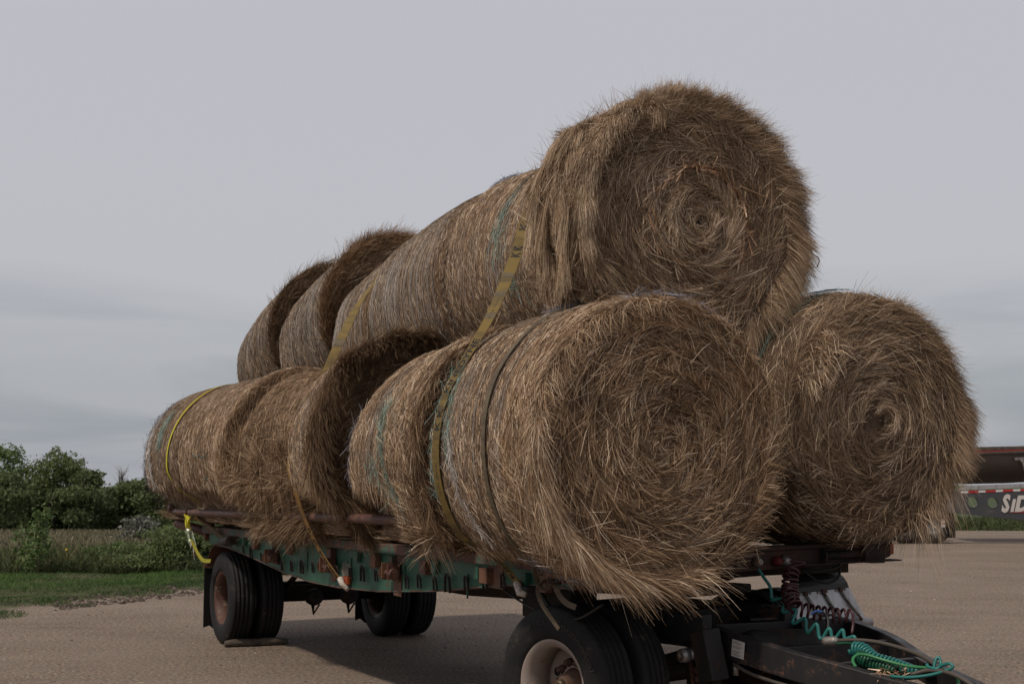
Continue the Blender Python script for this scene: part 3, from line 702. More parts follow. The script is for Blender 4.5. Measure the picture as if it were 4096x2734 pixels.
N1.net(110, -60, 118, .02, .8, .0026, NETW, tone=(.3, 1)); N1.net(60, 0, 100, .30, .44, .003, NETW, tone=(.4, 1), cov=.5)
N1.tangle(240, [(62, .07, 1), (35, .15, 1), (14, .17, 1), (-8, .14, 1), (-24, .15, 1)], .02, NETT)
N1.tangle(150, [(28, .29, 1), (8, .31, 1), (-5, .32, 1)], .012, NETT, 'torn_net')
N1.tangle(380, [(70, .52, 1), (88, .62, 1), (104, .8, 1)], .02, NETB, 'torn_net'); N1.tangle(360, [(-50, .62, 1), (-62, .8, 1), (-66, .95, 1)], .03, NETB, 'torn_net')
N1.tangle(260, [(2, .34, 1), (-18, .37, 1), (-40, .46, 1)], .010, NETW, 'torn_net')
N1.tangle(260, [(76, 1., 1), (96, .99, 1), (120, .985, 1)], .01, NETB, 'torn_net')

N2 = Bale('second near lower row bale, a torn teal net tangle hanging on its side', 5.40, 6.68, YN+.03, ZN-.03, .88, 2,
          [(0, .88), (.04, .96), (.33, 1.01), (.46, .95), (.56, .985), (.8, 1.0), (.93, 1.01), (1, .98)], .02, .04, HAY, dz=-.12)
N2.straw([N2.side(27000, -65, 118, 0, 1, (.04, .12), (.003, .0048), tone=.64, lift=.06), N2.side(6000, -55, 80, .46, .95, (.06, .15), (.003, .0045), .2, .9, .3, tone=.66, segs=2),
          N2.fringe(1800, -50, 100, (.05, .13), (.003, .0045), fx=.1, fr=.1, ft=-.3, grav=.6, rho=(.86, 1.0), tone=.4), N2.spiral(9000, .55, 1., (.1, .26), (.003, .005), tone=.24, lift=.15, out=.0, spread=.3, th0=-70, th1=130, grav=.15), N2.fringe(1500, -45, 90, (.07, .17), (.003, .0045), fx=.2, fr=-.05, ft=-.7, grav=.4, rho=(.95, 1.01), tone=.62, spread=.2), hangers(N2, 130, -58, -42, .55, .95, (.08, .26), .7)])
N2.net(110, -64, 118, 0, 1, .0028, NETW, tone=(.3, 1)); N2.net(44, -40, 75, .36, .46, .004, NETW, tone=(.4, 1), cov=.5)
N2.tangle(330, [(27, .60, 2.4), (15, .57, 1.6), (2, .64, .8), (-12, .70, .7), (-26, .78, 1)], .018, NETT); N2.tangle(130, [(0, .42, 1), (-22, .62, 1)], .04, NETT, 'torn_net')
N2.tangle(260, [(30, .02, 1), (10, .01, 1), (-20, .03, 1)], .012, NETB, 'torn_net')
N2.net(22, 20, 110, .5, .95, .003, NETT, tone=(.2, .7), cov=.5)

N3 = Bale('third near lower row bale, with a dark shaggy raised front rim', 4.08, 4.78, YN+.01, ZN+.03, .925, 3,
          [(0, .84), (.06, .93), (.2, .985), (.5, 1.), (.9, 1.02), (1, 1.01)], .018, .05, HAY, dz=-.08)
N3.straw([N3.side(14000, -65, 118, 0, 1, (.04, .10), (.003, .0048), tone=.66, lift=.06)])
N3.straw([N3.spiral(13000, .45, 1., (.12, .28), (.003, .005), tone=.33, lift=.16, out=.05, spread=.3, th0=-70, th1=130, grav=.12),
          N3.fringe(5500, -66, 100, (.08, .22), (.003, .0046), fx=.45, fr=.0, ft=-.35, grav=.5, rho=(.85, 1.0), tone=.36, spread=.2),
          N3.fringe(5200, 40, 128, (.10, .26), (.003, .0046), fx=.85, fr=.22, ft=-.25, grav=.25, rho=(.93, 1.02), tone=.42, spread=.2),
          N3.fringe(1500, -62, 5, (.08, .24), (.003, .0045), fx=.12, fr=.0, ft=-.85, grav=.3, rho=(.97, 1.01), tone=.78, spread=.14)], HAYB, 'shaggy_rim')
N3.net(80, -64, 118, 0, .97, .0028, NETW, tone=(.3, 1))

N4 = Bale('unwrapped fluffy bale of the near lower row, loose hay over the deck edge', 2.12, 3.98, YN+.04, ZN-.04, .865, 4,
          [(0, .88), (.10, .97), (.2, .99), (.27, .84), (.36, .95), (.48, .99), (.56, .87), (.63, .84), (.74, .96), (.84, .88), (.93, .86), (1, .76)], .05, .03, HAYB, dz=0.)
N4.straw([N4.side(21000, -60, 118, 0, 1, (.06, .17), (.003, .005), .22, .6, .6, tone=.5, segs=2), N4.side(15000, -60, 60, 0, 1, (.08, .24), (.003, .005), .18, .35, 1.3, tone=.52, segs=3),
          hangers(N4, 3200, -55, -30, .0, .85, (.06, .17), .58, off=.02), hangers(N4, 2600, -50, -15, .0, .42, (.10, .24), .62, off=.04), hangers(N4, 90, -55, -42, .0, .8, (.2, .38), .7, off=.02), N4.side(1300, 60, 118, 0, 1, (.06, .16), (.003, .0045), .5, .7, .2, tone=.45, segs=2)])

N5 = Bale('fifth near lower row bale, its front edge curled into a raised lip', .1, 2.06, YN+.0, ZN-.01, .87, 5,
          [(0, .86), (.035, .95), (.12, 1.), (.22, .985), (.5, 1.0), (.8, .985), (.93, 1.03), (1, 1.03)], .014, .0, HAY, dz=0.)
N5.straw([N5.side(26000, -60, 118, 0, 1, (.04, .10), (.003, .0048), tone=.66, lift=.06), N5.fringe(4200, -66, 115, (.06, .18), (.003, .0045), fx=.1, fr=-.15, ft=-.6, grav=.6, rho=(.84, .99), tone=.40), N5.side(2600, -60, 60, .85, 1, (.08, .2), (.003, .005), .08, .3, .5, tone=.72, segs=2)])
N5.net(140, -60, 118, 0, .95, .0028, NETW, tone=(.3, 1)); N5.net(14, -40, 90, .1, .6, .003, NETT, tone=(.2, .6), cov=.5)
MB().tube(smooth_path([N5.surf(np.radians(a_), np.array(u_), .012) for a_, u_ in [(2, .42), (0, .5), (1, .56), (-1, .64), (2, .7)]], 6), .003, 6).build('loose_twine', TEALH, N5.root)
MB().tube(smooth_path([N5.surf(np.radians(a_), np.array(u_), .012) for a_, u_ in [(-14, .62), (-22, .72), (-24, .84), (-28, .92)]], 6), .003, 6).build('loose_twine', TEALH, N5.root)

N6 = Bale('rearmost near lower row bale, overhanging the trailer end under the bright yellow strap', -1.72, .02, YN, ZN+.0, .86, 6,
          [(0, .84), (.04, .92), (.2, .985), (.6, 1.), (.92, .985), (.965, .95), (1, .86)], .014, .05, HAYG)
N6.straw([N6.side(22000, -70, 125, 0, 1, (.04, .10), (.0035, .0055), tone=.66, lift=.06), N6.side(1500, -100, 60, 0, .06, (.05, .12), (.004, .006), .3, .7, .6, tone=.4, segs=2),
          N6.side(2600, -120, -50, 0, .5, (.1, .24), (.004, .006), .35, .5, .8, tone=.35, segs=2)])
N6.net(140, -70, 122, 0, 1, .0042, NETW, tone=(.4, 1)); N6.net(70, -30, 60, .12, .4, .005, NETW, tone=(.5, 1), cov=.5)
N6.tangle(420, [(62, .05, 1), (40, .12, 1), (20, .1, 1), (-10, .03, 1), (-30, .05, 1)], .016, NETB, W=.004); N6.tangle(420, [(30, .28, 1), (5, .3, 1), (-10, .34, 1), (-28, .38, 1)], .016, NETW, 'torn_net', W=.004)
N6.tangle(240, [(36, .60, 1), (20, .58, 1), (8, .62, 1)], .03, NETT, 'torn_net'); N6.net(40, -55, 45, .42, .8, .0032, NETT, tone=(.1, .6), cov=.5)

# --- top row, front to rear
T1 = Bale('shaggy topmost bale at the front, ragged hay all round its face', 7.42, 8.04, .885, 3.475, .85, 11,
          [(0, .86), (.1, .98), (.4, 1.05), (.7, 1.03), (.9, .98), (1, .94)], .035, .03, HAYG, BODY, False, False, sq=1.07)
T1.dish = lambda th, rho: -.03*np.exp(-((rho-.5)/.08)**2)+.04*np.exp(-(rho/.45)**4)-.03*sst(.8, 1., rho)
W1 = (.003, .0046)
T1.straw([T1.side(17000, -60, 130, 0, 1, (.05, .14), W1, .25, .9, .3, tone=.55, segs=2), T1.side(6000, -50, 95, 0, 1, (.10, .22), W1, .35, .5, .7, axial=.4, tone=.55, segs=2)]+[T1.lock(110, rng.uniform(-35, 100), rng.uniform(.15, .95), rng.uniform(.12, .26)) for _ in range(60)]+[T1.lock(70, rng.uniform(70, 125), rng.uniform(.2, 1.), rng.uniform(.10, .2)) for _ in range(16)])
T1.straw([T1.spiral(19000, .02, .66, (.08, .24), W1, tone=.66, lift=.07, spread=.3, direction=-1, grav=.03),
          T1.spiral(21000, .45, 1.0, (.10, .28), W1, tone=.58, lift=.13, out=.12, spread=.4, direction=-1),
          T1.spiral(12000, .6, 1.06, (.16, .34), W1, tone=.52, lift=.12, out=.08, spread=.16, direction=1, th0=200, th1=330)], name='end_straw')
sh = []
for (a0, a1, n_, L_, fx, fr, ft, gr, rh, tn) in [(60, 128, 7500, (.08, .20), .2, .8, .6, .3, (.86, 1.03), .52), (128, 182, 6500, (.08, .20), .25, .8, .6, .2, (.86, 1.03), .48), (182, 238, 5500, (.08, .20), .3, .55, .5, .3, (.86, 1.02), .5),
        (28, 70, 5500, (.06, .17), .3, .25, -.4, .6, (.93, 1.03), .62), (-20, 34, 5500, (.06, .17), .3, .1, -.6, .5, (.93, 1.03), .62), (-65, -15, 4000, (.06, .16), .2, .05, -.8, .3, (.9, 1.02), .56), (70, 105, 1400, (.06, .16), -.1, 1.0, -.1, .1, (.94, 1.03), .5)]:
    sh.append(T1.fringe(n_, a0, a1, L_, W1, fx, fr*.8, ft, gr, rh, tn, .22))
    for q in range(n_//230):                                       # locks that hang together
        c_ = rng.uniform(a0, a1); sh.append(T1.fringe(150, c_-2.2, c_+2.2, (L_[0]*1.1, L_[1]*1.15), W1, fx*1.3, fr, ft+rng.normal(0, .25), gr*1.2, (max(.6, rh[0]), rh[1]), min(.8, tn+.15), .08, off=.03))
T1.straw(sh, HAYG, 'shaggy_hay')
T1.straw([T1.fringe(320, 70, 120, (.1, .22), (.0025, .0036), .0, 1.3, .1, .0, (.95, 1.05), .4, .5), T1.fringe(420, 120, 215, (.1, .28), (.0025, .0036), .0, 1.3, .2, .05, (.95, 1.05), .4, .4), T1.fringe(200, 20, 80, (.06, .18), (.0025, .0036), -.2, 1.3, .1, .0, (.95, 1.05), .4, .5, uu=(.3, 1))], HAYG, 'flyaway_straw')
n = 230; th = np.radians(rng.uniform(-40, 320, n)); rho = rng.normal(.47, .03, n); P = T1.face(th, rho, off=.03)
D = unit(T1.tang(th)*rng.choice([-1, 1], n)[:, None]+T1.radial(th)*rng.normal(0, .35, n)[:, None]+np.array([1., 0, 0])*np.abs(rng.normal(0, .2, n))[:, None])
T1.straw([strand_geo(P, D, np.zeros((n, 3)), rng.uniform(.05, .15, n), rng.uniform(.008, .013, n), rng.random(n), 1, .9)], STALK, 'reed_stalks')
STALKS = plain('reed_solid', (.38, .25, .155), .45, .3, 0, .3, 12)
for (a_, rr, d_, L_) in [(150, .63, (.3, .8, -.25), .26), (146, .60, (.3, .25, -.95), .30), (120, .56, (.2, .9, .0), .2), (112, .5, (.3, .35, .9), .2), (108, .47, (.3, .4, .85), .16), (96, .42, (.3, .25, -.95), .17), (91, .40, (.3, .1, -1), .14), (75, .45, (.3, 0, -1), .16), (212, .62, (.3, .9, .1), .22), (200, .58, (.3, -.9, -.25), .18), (20, .55, (.25, .15, -1), .2), (-5, .55, (.25, .2, -1), .25), (-20, .57, (.25, .3, -.9), .24), (160, .7, (.3, .3, .9), .14), (228, .6, (.3, .9, .25), .26), (238, .63, (.3, .9, .0), .2)]:
    p0 = T1.face(np.radians(np.array([a_])), np.array([rr]), off=.03)[0]; dd = unit(np.array(d_)*[.25, 1, 1])
    MB().tube([p0-dd*L_*.4, p0+dd*L_*.6], [.0055, .004], 6).build('reed_stalk', STALKS, T1.root)
MB().tube(smooth_path([T1.face(np.radians(np.array([186.])), np.array([1.08]))[0], T1.face(np.radians(np.array([187.])), np.array([1.25]))[0]+[0, 0, -.02], T1.face(np.radians(np.array([192.])), np.array([1.24]))[0]], 5), .004, 5).build('weed_sprig', BARK, T1.root)

T2 = Bale('second top row bale, with pale blue netting on its crown and a teal net band', 5.22, 7.42, YT, 3.42, .82, 12,
          [(0, .88), (.04, .96), (.1, .99), (.5, 1.0), (.8, 1.0), (1, .95)], .016, .04, HAY, BODY, False, False, dz=.10)
T2.straw([T2.side(30000, -55, 120, 0, 1, (.035, .10), (.003, .0046), tone=.66, lift=.05), T2.side(500, 70, 120, 0, 1, (.04, .10), (.0025, .004), .7, .5, 0, tone=.5, segs=2)])
T2.net(120, -55, 122, 0, 1, .003, NETW, tone=(.3, 1)); T2.net(24, -10, 60, .40, .48, .004, NETT, tone=(.3, 1), cov=.5)
T2.tangle(1500, [(125, .05, 1), (100, .08, 1), (76, .07, 1), (64, .05, .5)], .035, NETC, 'torn_net', (.03, .07), .004)
T2.tangle(160, [(125, .02, 1), (110, .03, 1)], .03, NETB, 'torn_net', (.06, .14)); T2.tangle(170, [(30, .46, .7), (18, .49, 1.6), (8, .48, 1.2), (-12, .58, 1), (-22, .66, 1)], .022, NETT)
T2.net(14, -20, 60, .93, .98, .005, NETB, tone=(.1, .5), cov=.5)

T3 = Bale('long net wrapped bale in the middle of the top row, between the two straps', 3.52, 5.16, YT, 3.49, .835, 13,
          END, .014, .03, HAYG, BODY, False, False, dz=-.18)
T3.straw([T3.side(27000, -55, 120, 0, 1, (.035, .09), (.003, .0048), tone=.64, lift=.05), T3.side(350, 70, 120, 0, 1, (.04, .1), (.0025, .004), .6, .5, 0, tone=.5, segs=2)])
T3.net(180, -55, 122, 0, 1, .0042, NETW, tone=(.3, 1)); T3.net(50, -40, 100, .05, .5, .0028, NETT, tone=(.2, .8), cov=.5); T3.net(20, 20, 115, .8, .95, .003, NETB, tone=(.2, .8), cov=.5)
T3.tangle(260, [(112, .25, 1), (95, .3, 1), (75, .24, 1)], .03, NETB, 'torn_net', (.03, .08))

T4 = Bale('short low top row bale behind the second strap, before the fuzzy ended bale', 2.5, 3.45, YT+.02, 3.28, .82, 14,
          END, .014, .03, HAYG, BODY, False, False, dz=-.17)
T4.straw([T4.side(15000, -55, 120, 0, 1, (.035, .09), (.003, .005), tone=.64, lift=.05)]); T4.net(110, -55, 122, 0, 1, .0042, NETW, tone=(.3, 1))

T5 = Bale('top row bale with a fuzzy dark end rising above its neighbour', .75, 2.25, YT+.05, 3.48, .855, 15,
          [(0, .86), (.04, .94), (.1, .985), (.5, 1.0), (1, .99)], .014, .05, HAYG, BODYB, False, False, dz=-.30)
T5.straw([T5.side(21000, -55, 120, 0, 1, (.035, .09), (.0035, .005), tone=.64, lift=.05)])
T5.straw([T5.spiral(11000, .3, 1., (.12, .26), (.004, .006), tone=.42, lift=.3, out=.25, spread=.3, direction=1, th0=-30, th1=150), T5.fringe(5500, -20, 140, (.08, .22), (.004, .0055), .8, .25, .4, .2, (.85, 1.01), .44, .22), T5.fringe(900, 50, 130, (.05, .15), (.003, .005), .3, .8, .2, .0, (.97, 1.02), .42, .4)], HAY, 'fuzzy_end')
T5.net(150, -55, 122, 0, 1, .0042, NETW, tone=(.3, 1)); T5.net(60, -40, 110, .6, 1., .003, NETT, tone=(.2, .8), cov=.5)

T6 = Bale('rearmost top row bale, its shaded end coloured darker', -1.05, .42, YT+.07, 3.47, .83, 16,
          [(0, .9), (.05, .97), (.5, 1.0), (1, 1.0)], .014, .0, HAYG, BODYB, False, False, dz=-.33)
T6.straw([T6.side(19000, -60, 120, 0, 1, (.035, .10), (.0035, .0055), tone=.56, lift=.05)])
T6.straw([T6.spiral(9000, .4, 1., (.1, .24), (.004, .006), tone=.36, lift=.15, out=.15, spread=.3, th0=-30, th1=150), T6.fringe(2200, 0, 135, (.04, .12), (.004, .006), .4, .2, .35, .3, (.9, 1.0), .36, .3)], HAYB, 'shaded_end_straw')  # end straw coloured darker to carry the shade on that face
T6.net(150, -60, 122, 0, 1, .0042, NETW, tone=(.2, .9))

# --- far lower row
R1 = Bale('front bale of the far lower row, spiral face with a dark hole in its centre', 6.75, 8.36, YR-.01, ZR+.05, .86, 21,
          [(0, .93), (.06, .985), (.5, 1.0), (.85, .99), (.96, .95), (1, .9)], .018, .07, HAYG, BODYB, False, True)
R1.dish = lambda th, rho: -.26*np.exp(-((rho*np.cos(th)-(.07))**2+(rho*np.sin(th)+.17)**2)/.007)
R1.hole = (.07, -.17, .075)
R1.straw([R1.side(9000, -90, 110, .3, 1, tone=.5), R1.side(12000, 60, 230, .5, 1, (.08, .2), (.003, .005), .15, .4, .1, tone=.5, segs=2)])
R1.straw([R1.spiral(30000, .03, 1.0, (.08, .28), (.0026, .0042), tone=.48, lift=.06, out=-.01, spread=.24, direction=1, grav=.03),
          R1.spiral(2200, .10, .26, (.08, .2), W1, tone=.8, lift=.1, out=.0, spread=.08, direction=1, th0=60, th1=200), R1.spiral(1500, .02, .12, (.04, .1), W1, tone=.6, lift=.1, out=.0, spread=.1, direction=1, th0=0, th1=200),
          R1.spiral(800, .2, 1., (.1, .22), W1, tone=.75, lift=.25, spread=1., direction=1, grav=.15),
          R1.fringe(1800, 10, 95, (.06, .15), W1, fx=.2, fr=.05, ft=.7, grav=.15, rho=(.88, 1.0), tone=.6), R1.fringe(3800, 95, 172, (.08, .2), W1, fx=.15, fr=.12, ft=.8, grav=.1, rho=(.85, 1.01), tone=.46),
          R1.fringe(5500, 166, 200, (.09, .2), W1, fx=.2, fr=.45, ft=.6, grav=.3, rho=(.84, 1.02), tone=.55, spread=.2), R1.fringe(3800, 195, 290, (.07, .17), W1, fx=.2, fr=-.1, ft=.7, grav=.3, rho=(.75, .97), tone=.5, spread=.25), R1.fringe(350, 200, 250, (.12, .28), W1, fx=.3, fr=.2, ft=.3, grav=.8, rho=(.85, 1.0), tone=.7, spread=.2)], HAYG, 'end_straw')
R1.straw([R1.fringe(450, 60, 200, (.05, .14), (.0025, .0036), .0, 1.2, .3, .0, (.97, 1.03), .45, .45), R1.fringe(600, 18, 62, (.08, .22), W1, .7, .1, -.2, .4, (.72, .95), .8, .4)], HAY, 'flyaway_straw')
R1.net(80, 12, 88, .72, .90, .0038, NETT, tone=(.3, .9), cov=.5, off=.03)
for j, (a_, b_) in enumerate([(5.1, 6.7), (3.5, 5.05), (1.9, 3.45), (.3, 1.85), (-1.3, .25)]):
    Rb = Bale('bale of the far lower row hidden behind the near row', a_, b_, YR, ZR-.02, .86, 30+j, None, .015, .04, HAY, BODY, False, True, 'hay bales of the far lower row behind the others')
    Rb.straw([Rb.side(2500, 30, 200, 0, 1, (.06, .16), (.006, .009))])

# ------------------------------------------------------------------ flatbed trailer
TR = empty('flatbed_trailer', (3.6, 1.22, 0), 'long green flatbed trailer with rusty trim carrying the round hay bales', 'trailer')
bot = [(-.2, 1.09), (.26, 1.085), (.7, 1.055), (1.19, 1.02), (2.19, .935), (3.08, .885), (3.9, .885), (4.8, .915), (6.0, 1.0), (6.85, 1.09), (7.42, 1.14), (8.0, 1.15)]
topz = lambda x: 1.225+.004*x
def web(y0, y1): return MB().prism([(x, z) for x, z in bot]+[(8.0, topz(8)), (-.2, topz(0))], y0, y1)
web(.0, .012).build('side_beam', GREEN, TR); MB().prism([(x, z) for x, z in bot[:-2]]+[(7.2, topz(8)), (-.2, topz(0))], 2.43, 2.442).build('side_beam', GREEN, TR)
for ys in ((-.012, .11),):
    m = MB()
    for (xa, za), (xb, zb) in zip(bot[:-1], bot[1:]): m.quadbox([(xa, ys[0], za-.012), (xb, ys[0], zb-.012), (xb, ys[1], zb-.012), (xa, ys[1], za-.012), (xa, ys[0], za-.0006), (xb, ys[0], zb-.0006), (xb, ys[1], zb-.0006), (xa, ys[1], za-.0006)])
    m.build('lower_flange', RUSTG, TR)
m = MB().quadbox([(-.64, -.05, 1.205), (8.0, -.05, 1.235), (8.0, .06, 1.235), (-.64, .06, 1.205), (-.64, -.05, 1.285), (8.0, -.05, 1.305), (8.0, .06, 1.305), (-.64, .06, 1.285)]); m.build('deck_rail', RUSTG, TR, .006)
m = MB().quadbox([(-.64, 2.38, 1.205), (8.0, 2.38, 1.235), (8.0, 2.49, 1.235), (-.64, 2.49, 1.205), (-.64, 2.38, 1.285), (8.0, 2.38, 1.305), (8.0, 2.49, 1.305), (-.64, 2.49, 1.285)]); m.build('deck_rail', RUSTG, TR, .006)
DW = WOODM
for i in range(12):
    MB().box((3.68, .16+i*.193, 1.262), (8.6, .185, .035)).build('deck_plank', DW, TR)
for i in range(14):
    x = -.4+i*.62; MB().box((x, 1.22, 1.19), (.07, 2.4, .07)).build('cross_member', DARKST, TR)
for y in (.75, 1.7): MB().prism([(-.6, 1.11), (-.6, .98), (2.0, .86), (5, .86), (6.6, .93), (7.3, 1.11)], y-.03, y+.03).build('main_rail', DARKST, TR)
for x, w in [(1.0, .05), (2.0, .06), (3.62, .06), (4.35, .09), (5.12, .09), (5.97, .08), (6.7, .07), (7.42, .07)]:
    MB().box((x, -.022, 1.165), (w, .04, .085)).build('stake_pocket', GREEN, TR, .004)
for x, w in [(1.42, .11), (2.55, .10), (3.72, .11), (4.78, .12), (5.8, .11), (6.85, .12), (7.95-.25, .1)]:
    MB().box((x, -.03, 1.155), (w, .055, .105)).build('stake_pocket', RUSTED, TR, .005)
for x in (1.75, 3.0, 4.15, 5.35, 6.5): MB().box((x, -.006, 1.06), (.012, .01, .17 if x > 2 else .1)).build('weld_seam', GREEN, TR)
# rope hooks
def hook(x, z, s=1.):
    pts = [(-.045*s, -.016, -.055*s), (-.04*s, -.02, .0), (-.02*s, -.03, .035*s), (.0, -.035, .045*s), (.022*s, -.03, .03*s), (.03*s, -.026, -.01*s), (.032*s, -.022, -.055*s)]
    MB().tube(smooth_path([(x+a, b-.002, z+c) for a, b, c in pts], 4), .0085*s, 8).build('rope_hook', DARKST, TR)
for x, z, s in [(.97, 1.10, .8), (1.25, 1.08, 1.2), (1.62, 1.05, .8), (2.3, 1.0, .9), (2.6, 1.01, 1.), (2.9, 1.02, 1.2), (3.22, 1.03, .9), (3.87, 1.03, 1), (4.2, 1.03, 1), (4.48, 1.05, 1.25), (4.79, 1.05, .9), (5.44, 1.04, 1.0), (5.68, 1.06, 1.), (5.98, 1.06, 1), (6.2, 1.08, 1.3), (6.52, 1.10, .95), (6.82, 1.13, .95), (7.1, 1.15, .95)]:
    hook(x, z-.012, s)
# strap winches
def winch(x, z):
    w = empty('strap_winch', (0, 0, 0)); w.parent = None
    m = MB()
    for dx in (-.065, .055): m.prism([(x+dx, z+.075), (x+dx+.014, z+.075), (x+dx+.014, z-.05), (x+dx, z-.05)], -.12, -.014)
    m.box((x, -.02, z+.0), (.15, .012, .14))
    bpy.data.objects.remove(w)
    wo = m.build('strap_winch', RUSTED, TR, .004)
    MB().cyl((x-.12, -.078, z-.005), (x+.1, -.078, z-.005), .024, 14).build('spool', PIPE, wo)
    g = MB(); n = 18; prof = []
    for k in range(n*2):
        a = k*math.pi/n; r = .062 if k % 2 else .048; prof.append((-.078+r*math.cos(a), z-.005+r*math.sin(a)))
    g.prism(prof, x-.086, x-.074, 'yz'); g.build('ratchet_gear', RUSTED, wo)
    MB().cyl((x+.07, -.078, z-.005), (x+.115, -.078, z-.005), .040, 16).build('spool_head', PIPE, wo)
    return wo
for x, z in [(2.08, 1.055), (3.72, 1.055), (5.2, 1.085)]:
    wo = winch(x, z)
MB().box((5.2, -.004, .985), (.16, .006, .17)).build('rust_patch_plate', RUSTED, TR); MB().box((3.72, -.004, .99), (.1, .006, .14)).build('rust_patch_plate', RUSTED, TR)
MB().box((6.95, -.004, 1.15), (.22, .006, .15)).build('rust_patch_plate', RUSTED, TR)
MB().box((4.12, -.03, .955), (.115, .04, .075)).build('marker_light', ORANGE, TR, .012)
MB().box((8.1-.2, -.03, 1.2), (.08, .04, .06)).build('marker_light', ORANGE, TR, .012)
# script emblem on a pennant
MB().prism([(3.93, 1.035), (4.17, 1.075), (4.15, 1.0), (3.98, .965)], -.012, -.006).build('emblem_plate', EMBL, TR)
def fn(q): q = q.copy(); return np.stack([3.93+q[:, 0], np.full(len(q), -.016), 1.06+q[:, 1]+q[:, 0]*.12], 1)
mapped_text('Alloy', fn, .075, 'emblem_script', EMBL, TR, .02, .35, .24)
# pipe rail down the near side
YP = -.27
zr = lambda x: 1.475+.010*(x-2.5)
PX = [(-1.9, 1.62), (-1.2, 1.50), (-1.05, 1.475)]
MB().tube(smooth_path([(-2.0, .05, 1.56), (-1.7, -.12, 1.52), (-1.35, YP+.02, 1.485), (-1.2, YP, 1.475)], 6), .037, 14).build('pipe_rail', PIPE, TR)
for xa, xb in [(-1.02, -.42), (-.36, 2.9), (3.35, 4.72), (4.8, 6.5)]:
    MB().tube([(xa, YP, zr(xa)), (xa+.04, YP, zr(xa)+.003), (xb-.04, YP, zr(xb)), (xb, YP, zr(xb))], [.03, .039, .039, .03], 14).build('pipe_rail', PIPE, TR)
MB().tube([(-1.15, YP+.01, zr(-1)), (6.4, YP+.01, zr(6.4))], .027, 12).build('inner_pipe', PIPE, TR)
MB().tube([(-1.0, .06, 1.345), (6.6, .06, 1.36)], .034, 12).build('lower_pipe', PIPE, TR)
for x in (-.5, .9, 2.4, 3.4, 4.45, 5.7): MB().tube([(x, YP, zr(x)), (x+.25, .04, 1.33)], .022, 8).build('rail_brace', PIPE, TR)
for x in (.2, 1.9, 3.6, 4.6, 5.65): MB().box((x, -.0, 1.345), (.1, .09, .075)).build('pipe_saddle', RUSTED, TR, .004)
MB().tube([(-1.35, .3, 1.50), (-.55, -.02, 1.28)], .04, 12).build('rear_strut', PIPE, TR)
MB().tube([(-1.28, -.18, 1.30), (-.6, .05, 1.20)], .055, 14).build('rear_strut', PIPE, TR)
MB().tube([(-1.05, -.2, 1.45), (-.35, 0, 1.3)], .022, 8).build('rear_strut', PIPE, TR)
MB().box((-.62, 1.22, 1.19), (.08, 2.5, .14)).build('rear_bumper_beam', RUSTED, TR, .006)
MB().prism([(-.5, 1.20), (-.2, 1.20), (-.2, 1.09), (-.5, 1.08)], .0, .012).build('side_beam', GREEN, TR)
MB().box((.62, -.06, 1.165), (.09, .09, .09)).build('winch_block', RUSTED, TR, .01); MB().cyl((.56, -.12, 1.15), (.78, -.12, 1.16), .05, 14).build('spool', DARKST, TR)
# front bolster
MB().prism([(-.03, 1.175), (-.03, 1.305), (2.5, 1.365), (2.5, 1.285), (2.40, 1.250), (.2, 1.18)], 8.0, 8.045, 'yz').build('front_bolster', BOLST, TR, .005)
MB().prism([(1.7, 1.243), (2.53, 1.255), (2.53, 1.265), (1.7, 1.253)], 8.0, 8.12, 'yz').build('bolster_lip', DARKST, TR, .003)
MB().prism([(-.03, 1.307), (-.03, 1.335), (2.5, 1.395), (2.5, 1.367)], 7.94, 8.06, 'yz').build('bolster_cap', BOLST, TR, .004)
MB().box((7.99, 2.53, 1.335), (.07, .045, .085)).build('marker_light', ORANGE, TR, .012)
for y in (1.25, 1.62, 1.98): MB().box((8.05, y, 1.285), (.02, .12, .07)).build('bolster_plate', BOLST, TR, .004)
MB().cyl((8.06, 1.90, 1.30), (8.06, 2.2, 1.31), .03, 12).build('spool', DARKST, TR)
for y in (1.88, 2.22): MB().cyl((8.06, y, 1.30), (8.06, y+.02, 1.30), .05, 16).build('spool', DARKST, TR)
# gladhand fittings
for y, mt, nm in ((1.34, GALV, 'gladhand'), (1.50, REDP, 'shutoff_knob'), (1.57, GALV, 'gladhand')):
    MB().lathe((8.085, y, 1.275), (1, 0, 0), [(.004, -.03), (.032, -.03), (.034, 0), (.02, .03), (.004, .035)], 14).build(nm, mt, TR)
